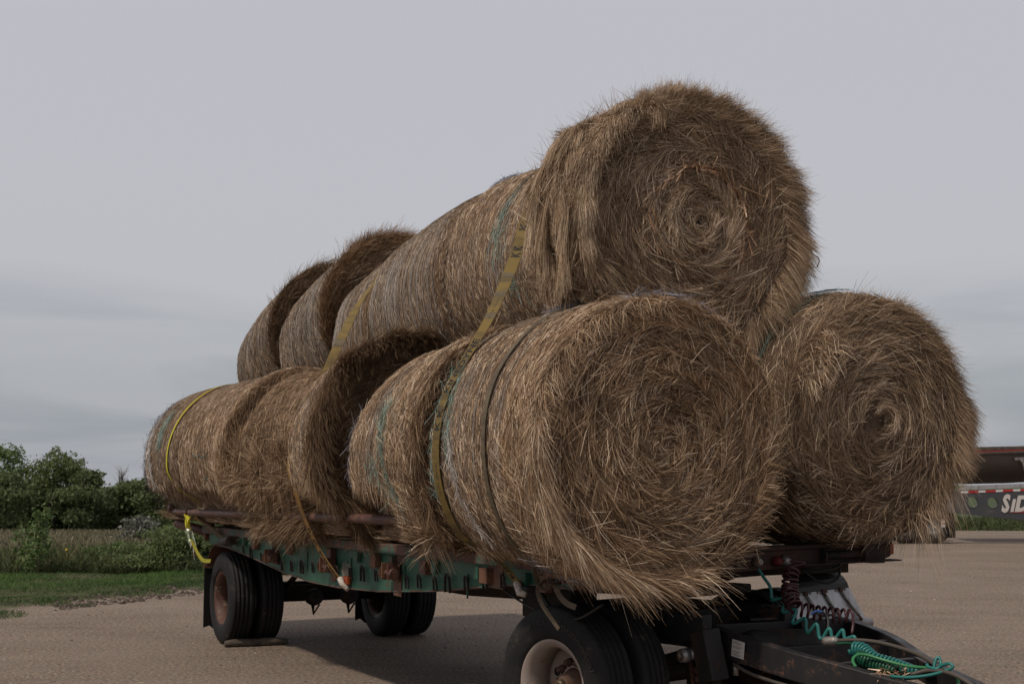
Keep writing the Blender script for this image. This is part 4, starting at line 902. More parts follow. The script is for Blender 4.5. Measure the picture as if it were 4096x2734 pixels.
# rear wheels
def tyre_prof(R=.506, W=.27, groove=True):
    h = W/2; p = [(.288, -.10), (.297, -.125), (.33, -.137), (.40, -h-.004), (.45, -h+.004), (.482, -h+.016), (.496, -h+.026)]
    tr = []
    xs = [-.098, -.066, -.060, -.030, -.024, .024, .030, .060, .066, .098]
    rs = [R-.004, R-.001, R-.012, R-.012, R, R, R-.012, R-.012, R-.001, R-.004]
    tr = [(R-.004, -.098), (R-.001, -.062), (R-.012, -.060), (R-.012, -.052), (R, -.050), (R, -.016), (R-.012, -.014), (R-.012, -.006), (R, -.004), (R, .032), (R-.012, .034), (R-.012, .042), (R-.001, .044), (R-.001, .072), (R-.011, .074), (R-.011, .08), (R-.004, .098)]
    return p+tr+[(a, -b) for a, b in p[::-1]]+[(.27, .09), (.27, -.09)]
def wheel(cx, cy, axis, parent, rim=RIMR, sign=-1, detail=True, seg=72, deep=True):
    """axis points outboard; sign kept for inner wheels (dish turned)."""
    c = np.array([cx, cy, .506]); ax = unit(np.array(axis, float))
    prof = [(.284, .118), (.298, .122), (.300, .112), (.288, .100), (.272, .085), (.262, .03), (.255, -.04), (.262, -.10), (.298, -.122), (.285, -.116), (.245, -.10), (.245, .09)]
    w = MB().lathe(c, ax, prof, 56).build('wheel', rim, parent)
    d = -.095 if deep else .06
    disc = MB().lathe(c, ax, [(.248, d+.01), (.225, d+.004), (.20, d), (.12, d), (.115, d+.02), (.10, d+.02), (.10, d+.008), (.118, d-.012), (.205, d-.012), (.248, d-.005)], 48).build('rim_disc', rim, w)
    t_ = MB().lathe(c, ax, tyre_prof(), seg).build('tyre', TYRE, w)
    if detail:
        u = unit(np.cross(ax, [0, 0, 1.])); v = np.cross(u, ax)
        hub = MB().lathe(c, ax, [(.004, d+.13), (.05, d+.13), (.058, d+.12), (.062, d+.06), (.085, d+.05), (.10, d+.0), (.10, d-.02), (.004, d-.02)], 28).build('hub', RUSTN, w)
        MB().lathe(c, ax, [(.004, d+.165), (.03, d+.165), (.038, d+.15), (.04, d+.12), (.004, d+.12)], 24).build('hub_cap', BRASS, w)
        hm = MB(); sm_ = MB()
        for k in range(10):
            a = k*math.pi/5; p = c+(u*math.cos(a)+v*math.sin(a))*.138
            sm_.lathe(p, ax, [(.003, d+.06), (.017, d+.06), (.019, d+.035), (.028, d+.03), (.028, d+.0), (.003, d+.0)], 8)
            if k % 2 == 0:
                a += math.pi/10; q = c+(u*math.cos(a)+v*math.sin(a))*.188; hm.lathe(q, ax, [(.003, d+.0025), (.028, d+.0025), (.03, d-.002), (.003, d-.004)], 16)
        sm_.build('lug_nuts', RUSTN, w); hm.build('hand_holes', DARKST, w)
    return w, t_
for cy, ax, rm, dt in ((.135, (0, -1, 0), RIMR, False), (.465, (0, 1, 0), RIMR, False), (1.975, (0, -1, 0), RIMR, False), (2.305, (0, 1, 0), RIMR, True)):
    wheel(0., cy, ax, TR, rm, detail=dt, deep=True)
MB().cyl((0, .3, .50), (0, 2.15, .50), .065, 16).build('axle', DARKST, TR)
MB().box((.0, 1.22, .56), (.14, 1.3, .13)).build('axle_beam', DARKST, TR, .01)
for y in (.72, 1.72):
    MB().tube(smooth_path([(-.55, y, .84), (-.3, y, .68), (0, y, .62), (.3, y, .68), (.65, y, .86)], 5), .032, 8).build('leaf_spring', DARKST, TR)
    MB().box((0, y, .58), (.16, .12, .16)).build('spring_clamp', DARKST, TR)
    MB().prism([(.55, 1.1), (.75, 1.1), (.7, .82), (.6, .82)], y-.04, y+.04).build('spring_hanger', DARKST, TR)
    MB().prism([(-.6, 1.1), (-.42, 1.1), (-.48, .8), (-.58, .8)], y-.04, y+.04).build('spring_hanger', DARKST, TR)
for y in (1.0, 1.42):
    ch = MB().lathe((.28, y, .50), (1, 0, .08), [(.01, .1), (.075, .1), (.085, .085), (.092, .03), (.098, .0), (.092, -.03), (.085, -.08), (.06, -.1), (.01, -.1)], 20).build('brake_chamber', DARKST, TR)
    MB().tube([(.28, y, .42), (.26, y, .33)], .012, 6).build('slack_adjuster', DARKST, TR)
    MB().tube([(.33, y+.05, .42), (.27, y, .31), (.22, y, .40)], .011, 6).build('slack_adjuster', DARKST, TR)
MB().box((-.1, 1.22, .64), (.1, 1.9, .03)).build('axle_plate', DARKST, TR)
# fender and mud flap
fp = [(.27, 1.10), (.12, 1.115), (-.08, 1.11), (-.25, 1.085), (-.38, 1.02), (-.47, .93), (-.52, .84)]
m = MB()
for (xa, za), (xb, zb) in zip(fp[:-1], fp[1:]): m.quadbox([(xa, -.02, za-.014), (xb, -.02, zb-.014), (xb, .62, zb-.014), (xa, .62, za-.014), (xa, -.02, za), (xb, -.02, zb), (xb, .62, zb), (xa, .62, za)])
m.build('fender', RUSTED, TR)
def flap(y0, y1):
    pts = [(y0, .80), (y1, .80)]+[(y1-(y1-y0)*k/9, .085+(.02*math.sin(k*2.7)+(.05 if k > 7 else 0))) for k in range(10)]
    return MB().prism(pts, -.665, -.655, 'yz')
flap(-.01, .63).build('mud_flap', BLACKH, TR); flap(1.85, 2.43).build('mud_flap', BLACKH, TR)
MB().box((-.655, .31, .825), (.03, .66, .04)).build('flap_bracket', RUSTED, TR, .004); MB().bar((-.65, .3, .83), (-.5, .3, 1.12), .05, .03).build('flap_bracket', DARKST, TR)
MB().box((-.655, 2.14, .825), (.03, .62, .04)).build('flap_bracket', DARKST, TR)
# landing bits under the beam
MB().tube([(6.3, 1.9, .93), (6.75, 1.85, .74)], .016, 8).build('crank_handle', DARKST, TR); MB().cyl((6.2, 1.8, .98), (6.45, 1.8, .98), .035, 10).build('air_fitting', DARKST, TR)
MB().tube(smooth_path([(6.9, .02, 1.1), (7.2, .1, .98), (7.55, .15, .92), (7.9, .1, .95), (8.2, .1, 1.06)], 8), .008, 8).build('hanging_cable', BLACKH, TR)
MB().tube(smooth_path([(7.45, .05, 1.12), (7.5, .08, 1.03), (7.58, .12, .93), (7.64, .14, .88)], 6), .018, 8).build('hanging_hose', BLACKH, TR)
MB().box((7.45, -.02, 1.115), (.2, .12, .02)).build('strap_bracket', DARKST, TR, .004)

# wooden chock
w = MB(); w.tube([(.33, -.03, .035), (.335, .1, .045), (.36, .3, .04), (.39, .5, .046), (.41, .66, .035)], [.036, .048, .044, .047, .036], 7)
o = w.build('wood_block', WOODM, None, .012, loc=(.37, .3, 0)); tag(o, 'weathered plank of wood lying against the rear trailer tyres', 'plank')

# ------------------------------------------------------------------ steering dolly
DC = np.array([7.334, 1.22, 0]); DA = .2529; cD, sD = math.cos(DA), math.sin(DA)
def dl(lx, ly, z): return np.array([7.334+lx*cD-ly*sD, 1.22+lx*sD+ly*cD, z])
DO = empty('trailer_dolly', (7.334, 1.22, 0), 'black steering dolly with a long A shaped drawbar under the front of the flatbed trailer', 'trailer dolly')
axo = (sD, -cD, 0)
for ly, sg, rm, dt in ((-1.085, 1, RIMW, True), (-.755, -1, RIMR, False), (.755, 1, RIMR, False), (1.085, -1, RIMW, True)):
    p = dl(0, ly, 0); w_, t_ = wheel(p[0], p[1], (axo[0]*sg, axo[1]*sg, 0), DO, rm, detail=dt)
    if ly < -1:
        # raised sidewall lettering
        c = np.array([p[0], p[1], .506]); ax = np.array(axo); u = np.array([cD, sD, 0.]); v = np.array([0, 0, 1.])
        def side_text(txt, ang0, rr, size, width, mat=TYREW):
            def fn(q):
                a = math.radians(ang0)-q[:, 0]/rr; r = rr+q[:, 1]
                off = .1395-np.clip(np.abs(r-.40)-.03, 0, 1)*.08
                return c+u*(np.cos(a)*r)[:, None]+v*(np.sin(a)*r)[:, None]+ax*(off+.002)[:, None]
            mapped_text(txt, fn, size, 'sidewall_lettering', mat, w_, .01, 0, width)
        side_text('275/80 R 22.5', 133, .405, .03, .26); side_text('Continental', 84, .405, .05, .46)
MB().cyl(dl(0, -.95, .50), dl(0, .95, .50), .065, 16).build('axle', DARKST, DO)
# upper frame and turntable
fm = MB()
for ly in (-.42, .42):
    fm.bar(dl(-.75, ly, .86), dl(.62, ly, .86), .09, .18)
fm.bar(dl(-.7, -.42, .86), dl(-.7, .42, .86), .1, .16); fm.bar(dl(.15, -.42, .86), dl(.15, .42, .86), .1, .14)
fm.build('dolly_frame', BLACK, DO, .008)
MB().lathe(dl(0, 0, 1.0), (0, 0, 1), [(.44, -.05), (.52, -.05), (.52, .05), (.44, .05)], 40).build('turntable_ring', DARKST, DO)
MB().box(dl(-.05, -.1, 1.07), (.9, .8, .06), DA).build('turntable_plate', DARKST, DO, .01)
MB().box(dl(-.55, -.62, .99), (.5, .25, .26), DA).build('frame_box', DARKST, DO, .012)
for ly in (-.5, .5):
    MB().tube(smooth_path([dl(-.6, ly, .74), dl(-.3, ly, .64), dl(0, ly, .6), dl(.3, ly, .64), dl(.62, ly, .74)], 5), .035, 8).build('leaf_spring', DARKST, DO)
    hg = MB().bar(dl(.66, ly, .86), dl(.74, ly, .55), .13, .16, up=(1, 0, 0)).build('spring_hanger', DARKST, DO, .01)
    MB().bar(dl(-.66, ly, .86), dl(-.66, ly, .66), .1, .14, up=(1, 0, 0)).build('spring_hanger', DARKST, DO, .01)
# drawbar rails
near_t = [(7.45, .70, .925), (7.84, 1.03, .885), (8.29, 1.055, .84), (8.73, 1.13, .78), (9.03, 1.27, .725), (9.39, 1.43, .66), (9.95, 1.68, .60)]
far_t = [(7.31, 2.11, .925), (7.78, 2.29, .85), (8.33, 2.23, .79), (8.97, 1.99, .70), (9.95, 1.72, .60)]
def rail(pts, hgt, w):
    m = MB(); P = smooth_path(pts, 5); T = unit(np.gradient(P, axis=0)); S = unit(np.cross([0, 0, 1.], T)); rings = []
    for p, s_ in zip(P, S): rings.append([p-s_*w/2, p+s_*w/2, p+s_*w/2-[0, 0, hgt], p-s_*w/2-[0, 0, hgt]])
    m.ring_sweep(rings, False, True, False); return m
rail(near_t, .17, .075).build('drawbar_rail', BLACK, DO, .008); rail(far_t, .15, .07).build('drawbar_rail', BLACK, DO, .008)
MB().prism([(9.35, 1.44), (9.35, 1.86), (9.95, 1.76), (9.95, 1.62)], .485, .50, 'xy').build('drawbar_plate', BLACK, DO)
MB().prism([(8.85, 1.28), (8.85, 1.98), (9.3, 1.86), (9.3, 1.5)], .54, .555, 'xy').build('drawbar_floor', DARKST, DO)
MB().bar((7.86, 1.08, .80), (7.82, 2.26, .79), .03, .13).build('drawbar_cross_member', BLACK, DO, .006)
MB().bar((8.35, 1.1, .70), (8.33, 2.2, .70), .05, .12).build('drawbar_cross_member', BLACK, DO, .006)
MB().bar((8.78, 1.18, .64), (8.8, 2.02, .64), .05, .13).build('drawbar_cross_member', BLACK, DO, .006)
MB().prism([(7.9, 1.12), (7.9, 2.2), (8.3, 2.15), (8.3, 1.12)], .665, .675, 'xy').build('drawbar_floor', DARKST, DO)
MB().prism([(7.35, 1.75), (7.35, 2.15), (7.78, 2.2), (7.78, 1.5)], .865, .88, 'xy').build('frame_plate', BLACK, DO)
MB().prism([(8.86, 1.93), (9.12, 1.78), (9.0, 2.0)], .712, .722, 'xy').build('gusset', BLACK, DO)
MB().lathe((8.1, 1.5, .73), (.3, 1, 0), [(.01, .25), (.09, .25), (.11, .2), (.11, -.2), (.09, -.25), (.01, -.25)], 24).build('air_tank', DARKST, DO)
MB().tube([(9.95, 1.70, .545), (10.25, 1.82, .545)], .045, 12).build('drawbar_nose', BLACK, DO)
MB().tube([np.array([10.35, 1.86, .545])+.09*np.array([math.cos(a), math.sin(a), 0]) for a in np.linspace(0, 6.28, 18, endpoint=False)], .026, 8, True).build('lunette_eye', BLACK, DO)
MB().cyl((9.6, 1.45, .58), (9.62, 1.45, .25), .03, 12).build('parking_jack', DARKST, DO)
# label sticker with lines of small print
sp, sq = np.array([8.325, 1.013, .762]), np.array([8.44, 1.018, .745])
def stick(u0, u1, v0, v1, off, mat, nm, par):
    ex = np.array([.965, .10, -.12]); ex = unit(ex); ez = np.array([.08, .0, -1.0]); ez = unit(ez-ex*(ez@ex)); nn = unit(np.cross(ex, ez))*(1); nn = nn if nn[1] < 0 else -nn
    o0 = np.array([8.26, 1.012, .818])
    P = [o0+ex*u+ez*v_+nn*off for u, v_ in ((u0, v0), (u1, v0), (u1, v1), (u0, v1))]
    m = MB(); m.v = [tuple(p) for p in P]; m.f = [(0, 1, 2, 3)]; m.sm = [False]; return m.build(nm, mat, par)
st_ = stick(0, .115, 0, .105, .012, PAPER, 'label_sticker', DO)
for k in range(13):
    if k in (3, 7): continue
    stick(.008, .06+.045*((k*37 % 10)/10), .007+k*.0073, .0095+k*.0073, .0135, INK2, 'printed_line', st_)
# fittings
MB().cyl((8.02, .80, .70), (8.02, .98, .72), .035, 16).build('chrome_coupling', GALV, DO)
MB().lathe((8.02, .80, .70), (0, -1, 0), [(.024, .03), (.042, .03), (.045, 0), (.042, -.03), (.024, -.03)], 18).build('chrome_coupling', GALV, DO)
MB().bar((7.97, .86, .735), (8.09, .86, .73), .03, .012).build('coupling_lever', GALV, DO)
hb = MB(); hb.prism([(7.86, .78), (8.14, .78), (8.14, .5), (8.06, .3), (7.9, .26), (7.84, .5)], .93, 1.0); hb.build('suspension_bracket', DARKST, DO, .01)
for x in (7.93, 8.05): MB().bar((x, .91, .66), (x+.05, .91, .36), .02, .02, up=(1, 0, 0)).build('shackle_link', RUSTED, DO)
for z in (.60, .545, .49): MB().cyl((7.97, .925, z), (8.03, .925, z), .028, 12).build('spring_eye', RUSTN, DO)
MB().cyl((8.22, 1.05, .665), (8.22, 1.05, .585), .018, 12).build('drain_pipe', GALV, DO)
MB().cyl((8.05, 1.0, .47), (8.5, 1.45, .42), .02, 8).build('brake_rod', RUSTED, DO)
MB().tube([(8.14, .98, .72), (8.12, 1.0, .60)], .008, 6).build('red_line', REDP, DO)
MB().tube(smooth_path([(8.25, 1.02, .66), (8.4, 1.03, .62), (8.6, 1.08, .585), (8.8, 1.16, .56)], 5), .012, 6).build('air_line', GREYH, DO)
MB().lathe((7.98, 1.28, .90), (0, 0, 1), [(.004, .05), (.035, .045), (.05, .02), (.055, -.05), (.004, -.05)], 12).build('breather_dome', GALV, DO)
# splash guard before the far wheels
G0, G1 = dl(.6, .50, 0), dl(.6, 1.13, 0); G2 = dl(.66, 1.26, 0); G3 = dl(.66, .46, 0)
sg = MB().quadbox([[*G3[:2], .80], [*G2[:2], .80], [*(G2[:2]+.004), .80], [*(G3[:2]+.004), .80], [*G0[:2], 1.035], [*G1[:2], 1.05], [*(G1[:2]+.004), 1.05], [*(G0[:2]+.004), 1.035]]); gob = sg.build('splash_guard', ALU, DO)
rb = MB(); prev = None
for k in range(6):
    f = k/5; lx = .6-.14*f*f*1.0; z = 1.03+.14*math.sin(f*1.35)
    cur = (dl(lx, .50, z-.0), dl(lx, 1.13-.07*f, z+.015))
    if prev: rb.quadbox([prev[0], prev[1], prev[1]+[.012, 0, 0], prev[0]+[.012, 0, 0], cur[0], cur[1], cur[1]+[.012, 0, 0], cur[0]+[.012, 0, 0]])
    prev = cur
rb.build('rubber_apron', BLACKH, DO)
for f in (.18, .5, .82):
    a_ = dl(.615, .50+.63*f, 1.02+.015*f); b_ = dl(.68, .56+.68*f+.06, .82); MB().tube([a_, b_], .011, 6).build('guard_brace', GALV, gob)
    MB().cyl(a_-[.0, 0, -.005], a_+[.014, -.0, .005], .016, 10).build('guard_bolt', RUSTN, gob)
for f in (.1, .28, .42, .58, .75, .92): a_ = dl(.603, .50+.63*f, 1.022+.014*f); MB().cyl(a_, a_+[.012, .003, 0], .009, 8).build('guard_bolt', GALV, gob)
MB().cyl(dl(.63, .7, .80), dl(.66, 1.3, .79), .035, 14).build('guard_tube', GALV, DO)
MB().cyl(dl(.66, 1.26, .79), dl(.66, 1.27, .70), .018, 8).build('guard_tube', GALV, DO)

# ------------------------------------------------------------------ air lines and cables
def helix(path, r, turns, n=14, ph=0.):
    P = smooth_path(path, 12); s = np.concatenate([[0], np.cumsum(np.linalg.norm(np.diff(P, axis=0), axis=1))]); s /= s[-1]
    m = int(turns*n); t = np.linspace(0, 1, m); Q = np.stack([np.interp(t, s, P[:, k]) for k in range(3)], 1); T = unit(np.gradient(Q, axis=0))
    ref = np.array([0, 0, 1.]); N = unit(np.cross(T, ref)); B = np.cross(T, N); a = t*turns*2*math.pi+ph
    rr = np.interp(t, np.linspace(0, 1, len(np.atleast_1d(r))), np.atleast_1d(r))[:, None]
    return Q+(N*np.cos(a)[:, None]+B*np.sin(a)[:, None])*rr
def hose(name, pts, r, mat, label, cat='air hose', n=9): 
    o = MB().tube(pts, r, n).build(name, mat, None, loc=tuple(np.array(pts[0]))); return tag(o, label, cat)
red = np.vstack([smooth_path([(8.037, 1.501, 1.270), (8.096, 1.551, 1.277), (8.172, 1.656, 1.266), (8.143, 1.600, 1.247)], 5),
                 helix([(8.174, 1.549, 1.229), (8.191, 1.517, 1.183), (8.205, 1.500, 1.109), (8.246, 1.471, 1.052), (8.295, 1.457, 1.002)], [.042, .048, .052, .046], 9),
                 helix([(8.301, 1.469, 0.992), (8.344, 1.553, 0.969), (8.393, 1.650, 0.952), (8.446, 1.753, 0.939)], .043, 8, ph=1.2),
                 smooth_path([(8.471, 1.759, 0.987), (8.504, 1.758, 0.967), (8.521, 1.747, 0.902), (8.540, 1.718, 0.839)], 4)])
hose('air_hose', red, .0090, REDH, 'coiled maroon air hose drooping from the front of the trailer to the drawbar')
teal = np.vstack([smooth_path([(7.983, 1.351, 1.271), (8.026, 1.370, 1.240), (8.072, 1.394, 1.173), (8.115, 1.411, 1.113), (8.134, 1.405, 1.046), (8.156, 1.404, 1.034), (8.194, 1.435, 1.046), (8.222, 1.446, 1.031), (8.230, 1.418, 0.972), (8.254, 1.420, 0.964), (8.295, 1.456, 0.981), (8.318, 1.459, 0.971),
                  (8.331, 1.418, 0.913), (8.353, 1.417, 0.902), (8.406, 1.456, 0.937), (8.434, 1.444, 0.868), (8.456, 1.443, 0.854), (8.495, 1.476, 0.909), (8.526, 1.470, 0.833), (8.551, 1.475, 0.827), (8.587, 1.501, 0.889), (8.611, 1.504, 0.826), (8.637, 1.512, 0.838), (8.671, 1.535, 0.886), (8.692, 1.533, 0.836), (8.720, 1.543, 0.842), (8.751, 1.559, 0.850), (8.769, 1.550, 0.804), (8.775, 1.519, 0.775)], 6)])
hose('air_hose', teal, .0108, TEALH, 'stretched wavy teal air hose running from the trailer front down into the drawbar')
tl2 = helix([(8.794, 1.511, 0.783), (8.867, 1.523, 0.784), (8.976, 1.517, 0.746), (9.062, 1.554, 0.728), (9.142, 1.579, 0.708), (9.246, 1.606, 0.690)], [.04, .036, .03, .034, .028], 20, 12)
hose('air_hose', tl2, .0095, TEALH, 'tightly coiled teal hose lying in the drawbar beside the dark green coil')
dg = helix([(8.899, 1.453, 0.753), (8.995, 1.466, 0.726), (9.103, 1.501, 0.702), (9.153, 1.512, 0.689)], [.038, .042, .042, .032], 13, 12)
hose('air_hose', dg, .0098, DGREENH, 'dark green hose coil lying nearest the near rail of the drawbar')
hose('air_hose', smooth_path([(8.692, 1.465, 0.807), (8.767, 1.502, 0.816), (8.852, 1.494, 0.797), (8.905, 1.465, 0.766), (8.937, 1.396, 0.755), (8.998, 1.339, 0.721), (9.036, 1.326, 0.717)], 6), .0075, DGREENH, 'dark green hose tail rising behind the coils', n=8)
hose('air_hose', smooth_path([(9.050, 1.310, 0.717), (9.011, 1.320, 0.748), (9.005, 1.354, 0.777), (9.031, 1.404, 0.780), (9.131, 1.469, 0.753), (9.249, 1.523, 0.733), (9.360, 1.565, 0.733), (9.464, 1.594, 0.733), (9.584, 1.565, 0.716), (9.631, 1.548, 0.659)], 6), .0095, GREENH, 'bright green hose looped over the coils in the drawbar')
hose('air_hose', smooth_path([(9.265, 1.379, 0.686), (9.379, 1.426, 0.691), (9.492, 1.495, 0.718), (9.576, 1.550, 0.760), (9.554, 1.549, 0.781), (9.501, 1.535, 0.761), (9.470, 1.517, 0.738), (9.459, 1.541, 0.792), (9.468, 1.557, 0.804), (9.487, 1.551, 0.771), (9.493, 1.519, 0.747), (9.441, 1.505, 0.750), (9.421, 1.509, 0.763)], 6), .0095, TEALH, 'teal hose looped in a bow at the tip of the drawbar')
hose('electric_cable', smooth_path([(8.656, 1.504, 0.820), (8.766, 1.545, 0.833), (8.902, 1.593, 0.833), (9.053, 1.623, 0.817), (9.224, 1.629, 0.791), (9.379, 1.604, 0.755), (9.479, 1.579, 0.721)], 6), .0125, GREYH, 'thick grey brown electric cable running along the far drawbar rail', 'cable')
hose('electric_cable', smooth_path([(9.356, 1.447, 0.702), (9.441, 1.504, 0.732), (9.565, 1.528, 0.733), (9.680, 1.533, 0.707), (9.796, 1.541, 0.658)], 6), .0125, GREYH, 'grey brown cable leaving over the tip of the drawbar', 'cable')
plug = MB(); plug.tube([(8.566, 1.461, 0.811), (8.583, 1.472, 0.810), (8.642, 1.499, 0.819), (8.659, 1.510, 0.819)], [.02, .03, .028, .016], 12)
tag(plug.build('cable_plug', GALV, None, .002, loc=tuple((8.566, 1.461, 0.811))), 'grey metal plug at the end of the thick electric cable', 'plug')
hose('air_line', smooth_path([(8.465, 1.460, 0.966), (8.479, 1.487, 0.986), (8.505, 1.517, 0.983)], 6), .007, BLUEH, 'short bright blue line end sticking up above the coiled hoses', 'air line')
hose('wire_conduit', smooth_path([(8.505, 1.517, 0.983), (8.526, 1.536, 0.951), (8.552, 1.522, 0.902), (8.568, 1.486, 0.833)], 8), .0085, BLACKH, 'black ribbed conduit curving down from the blue line end', 'conduit')
hose('rubber_hose', smooth_path([(7.999, 1.758, 1.210), (8.047, 1.853, 1.198), (8.057, 1.981, 1.214), (8.044, 2.066, 1.243), (8.043, 2.109, 1.270)], 8), .0085, BLACKH, 'black hose arching just under the right end of the trailer front', 'hose')
hose('rubber_hose', smooth_path([(8.002, 1.764, 1.206), (8.025, 1.808, 1.171), (8.050, 1.858, 1.132), (8.066, 1.934, 1.121), (8.069, 2.005, 1.147), (8.054, 2.042, 1.201), (8.029, 2.037, 1.261)], 8), .0085, BLACKH, 'black hose hanging in a deep loop before the splash guard', 'hose')
n = 60; bs = np.array((9.184, 1.440, 0.688))+rng.uniform(-1, 1, (n, 3))*[.07, .12, .03]
strands('drawbar_straw', [strand_geo(bs, unit(rng.normal(size=(n, 3))*[1, 1, .4]), rng.normal(0, .1, (n, 3)), rng.uniform(.03, .09, n), rng.uniform(.004, .012, n), rng.random(n), 1)], STALK, None)

# ------------------------------------------------------------------ cargo straps
class Strap:
    def __init__(s, name, pts, width, mat, label, cross=(1, 0, 0), n=8, thick=.004, smooth=True):
        P = smooth_path(pts, n) if smooth else np.array(pts, float)
        s.P = P; T = unit(np.gradient(P, axis=0)); X = np.array(cross, float); X = np.broadcast_to(X, P.shape) if X.ndim == 1 else np.stack([np.interp(np.linspace(0, 1, len(P)), np.linspace(0, 1, len(X)), X[:, k]) for k in range(3)], 1); s.C = unit(X-T*np.sum(X*T, 1, keepdims=True))
        s.N = np.cross(T, s.C); flip = np.sign(np.sum(s.N*[0, -1, .3], 1, keepdims=True)); s.N = s.N*np.where(flip.mean() < 0, -1, 1)
        s.s = np.concatenate([[0], np.cumsum(np.linalg.norm(np.diff(P, axis=0), axis=1))]); w = width/2; h = thick/2
        s.root = empty(name, tuple(P[0]), label, 'strap', None)
        rings = [[p-c*w-q*h, p+c*w-q*h, p+c*w+q*h, p-c*w+q*h] for p, c, q in zip(P, s.C, s.N)]
        MB().ring_sweep(rings, False, True, False).build('webbing', mat, s.root); s.thick = thick
    def map(s, u, v, off=.001):
        out = []
        for A in (s.P, s.C, s.N): out.append(np.stack([np.interp(u, s.s, A[:, k]) for k in range(3)], 1))
        return out[0]+out[1]*v[:, None]+out[2]*(s.thick/2+off)
    def text(s, txt, u0, size, width, updir=1, mat=INK, bold=.03):
        """updir 1: reads along the path with letter tops towards -cross; -1: reads back along the path."""
        fn = lambda q: s.map(u0+updir*q[:, 0], -updir*q[:, 1])
        mapped_text(txt, fn, size, 'printed_lettering', mat, s.root, bold, 0, width)
    def smudge(s, u0, u1, w, mat):
        m = MB(); U = np.linspace(u0, u1, 5); a_ = s.map(U, np.full(5, -w/2)); b_ = s.map(U, np.full(5, w/2)); m.v = [tuple(p) for p in np.vstack([a_, b_])]
        m.f = [(i, i+1, 6+i, 5+i) for i in range(4)]; m.sm = [False]*4; m.build('stain', mat, s.root)
def arc(x, yc, zc, r, a0, a1, n=7, x1=None):
    return [(x+(0 if x1 is None else (x1-x)*k/(n-1)), yc-r*math.cos(R_(a)), zc+r*math.sin(R_(a))) for k, a in enumerate(np.linspace(a0, a1, n))]
NS = 28.
def on(S, x, a, off=.026): 
    """spot on a bale's side at a given length and angle."""
    return tuple(S.surf(np.radians(np.array(float(a))), np.array((x-S.x0)/(S.x1-S.x0)), off))
S1 = Strap('cargo_strap', [(7.42, -.05, 1.10), (7.36, -.17, 1.27)]+[on(N1, 7.32+.004*k, a_) for k, a_ in enumerate((-40, -28, -16, -4, 8, 19, 27))]+[(7.36, -.26, 2.86), (7.22, -.04, 3.20), (7.06, .13, 3.46), (6.92, .27, 3.70)]+arc(7.05, T2.yc, T2.zc, .86, 20, 60, 4, 7.2), .085, GOLD,
           'front gold cargo strap with black lettering, rising from the deck edge over the front bales',
           cross=[(1, .1, 0)]*9+[(1, .5, 0), (.7, .9, 0), (.6, 1, 0), (.8, .6, 0)]+[(1, 0, 0)]*4, n=7)
L = S1.s[-1]
def near_z(S, z): 
    i = int(np.argmin(np.abs(S.P[:, 2]-z)+(S.P[:, 1] > .6)*9)); return S.s[i]
S1.text('KINEDYNE', near_z(S1, 2.36), .058, .42); S1.text('K K', near_z(S1, 2.12), .058, .15); S1.text('KINEDYNE', near_z(S1, 1.17), .055, .40, 1); S1.text('K', near_z(S1, 3.52), .06, .10, 1, INK); S1.text('K K', near_z(S1, 3.33)-.0, .06, .13, 1, INK)
S1.text('4" WLL 5400 LBS', near_z(S1, 1.72), .016, .2, 1, INK2, .01); S1.text('MADE IN USA', near_z(S1, 2.86), .018, .18, 1, INK2, .01)
for z in (2.84, 3.02, 3.16): S1.smudge(near_z(S1, z), near_z(S1, z)+.05, .078, OLIVE)
MB().tube([(7.40, -.07, 1.14), (7.47, -.09, 1.085), (7.50, -.06, 1.075)], [.03, .026, .02], 8).build('flat_hook', WHITEP, S1.root)
S2 = Strap('cargo_strap', [(4.10, -.03, .885), (3.98, -.10, 1.02), (3.86, -.20, 1.22), (3.87, -.34, 1.5), (3.93, -.44, 1.72), (3.94, -.50, 1.92), (3.94, -.44, 2.2), (3.94, -.25, 2.55)], .092, GOLD2,
           'orange gold strap with black lettering tied to the middle of the green beam', n=8)
S2.text('K K KINEDYNE', near_z(S2, 1.40), .055, .80, -1); MB().tube([(4.07, -.07, .965), (4.13, -.075, .925), (4.2, -.05, .885)], [.028, .024, .018], 8).build('flat_hook', WHITEP, S2.root)
S3 = Strap('cargo_strap', [(3.93, -.22, 2.62), (3.86, -.06, 2.95), (3.72, .12, 3.24), (3.62, .26, 3.44)]+arc(3.49, YT, 3.30, .79, 24, 60, 4), .088, GOLD,
           'upper stretch of the middle gold strap, lying on the top row behind the long bale', cross=[(.5, 1, 0), (.6, 1, 0), (.8, .8, 0), (1, .2, 0), (1, 0, 0), (1, 0, 0), (1, 0, 0), (1, 0, 0)], n=7); S3.smudge(.42, .5, .08, OLIVE)
S4 = Strap('cargo_strap', [(8.02, -.10, 1.22), (8.02, -.22, 1.34)]+[on(N1, 8.0, a_, .02) for a_ in (-44, -32, -20, -8, 4, 16, 28, 40, 52, 64, 76, 88, 100)], .045, OLIVE, 'narrow dirty brown strap round the middle of the front bale', n=6)
rk = MB(); rk.box((7.93, -.125, 1.235), (.17, .05, .06), axes=(unit(np.array([1., 0, -.45])), (0, 1, 0), unit(np.array([.45, 0, 1.])))); ro = rk.build('ratchet', RUSTED, S4.root, .01)
MB().lathe((7.89, -.16, 1.255), (0, -1, 0), [(.01, .01), (.032, .01), (.036, -.02), (.01, -.02)], 14).build('ratchet_wheel', RUSTN, ro); MB().cyl((7.99, -.17, 1.20), (8.02, -.09, 1.19), .02, 10).build('ratchet_handle', DARKST, ro)
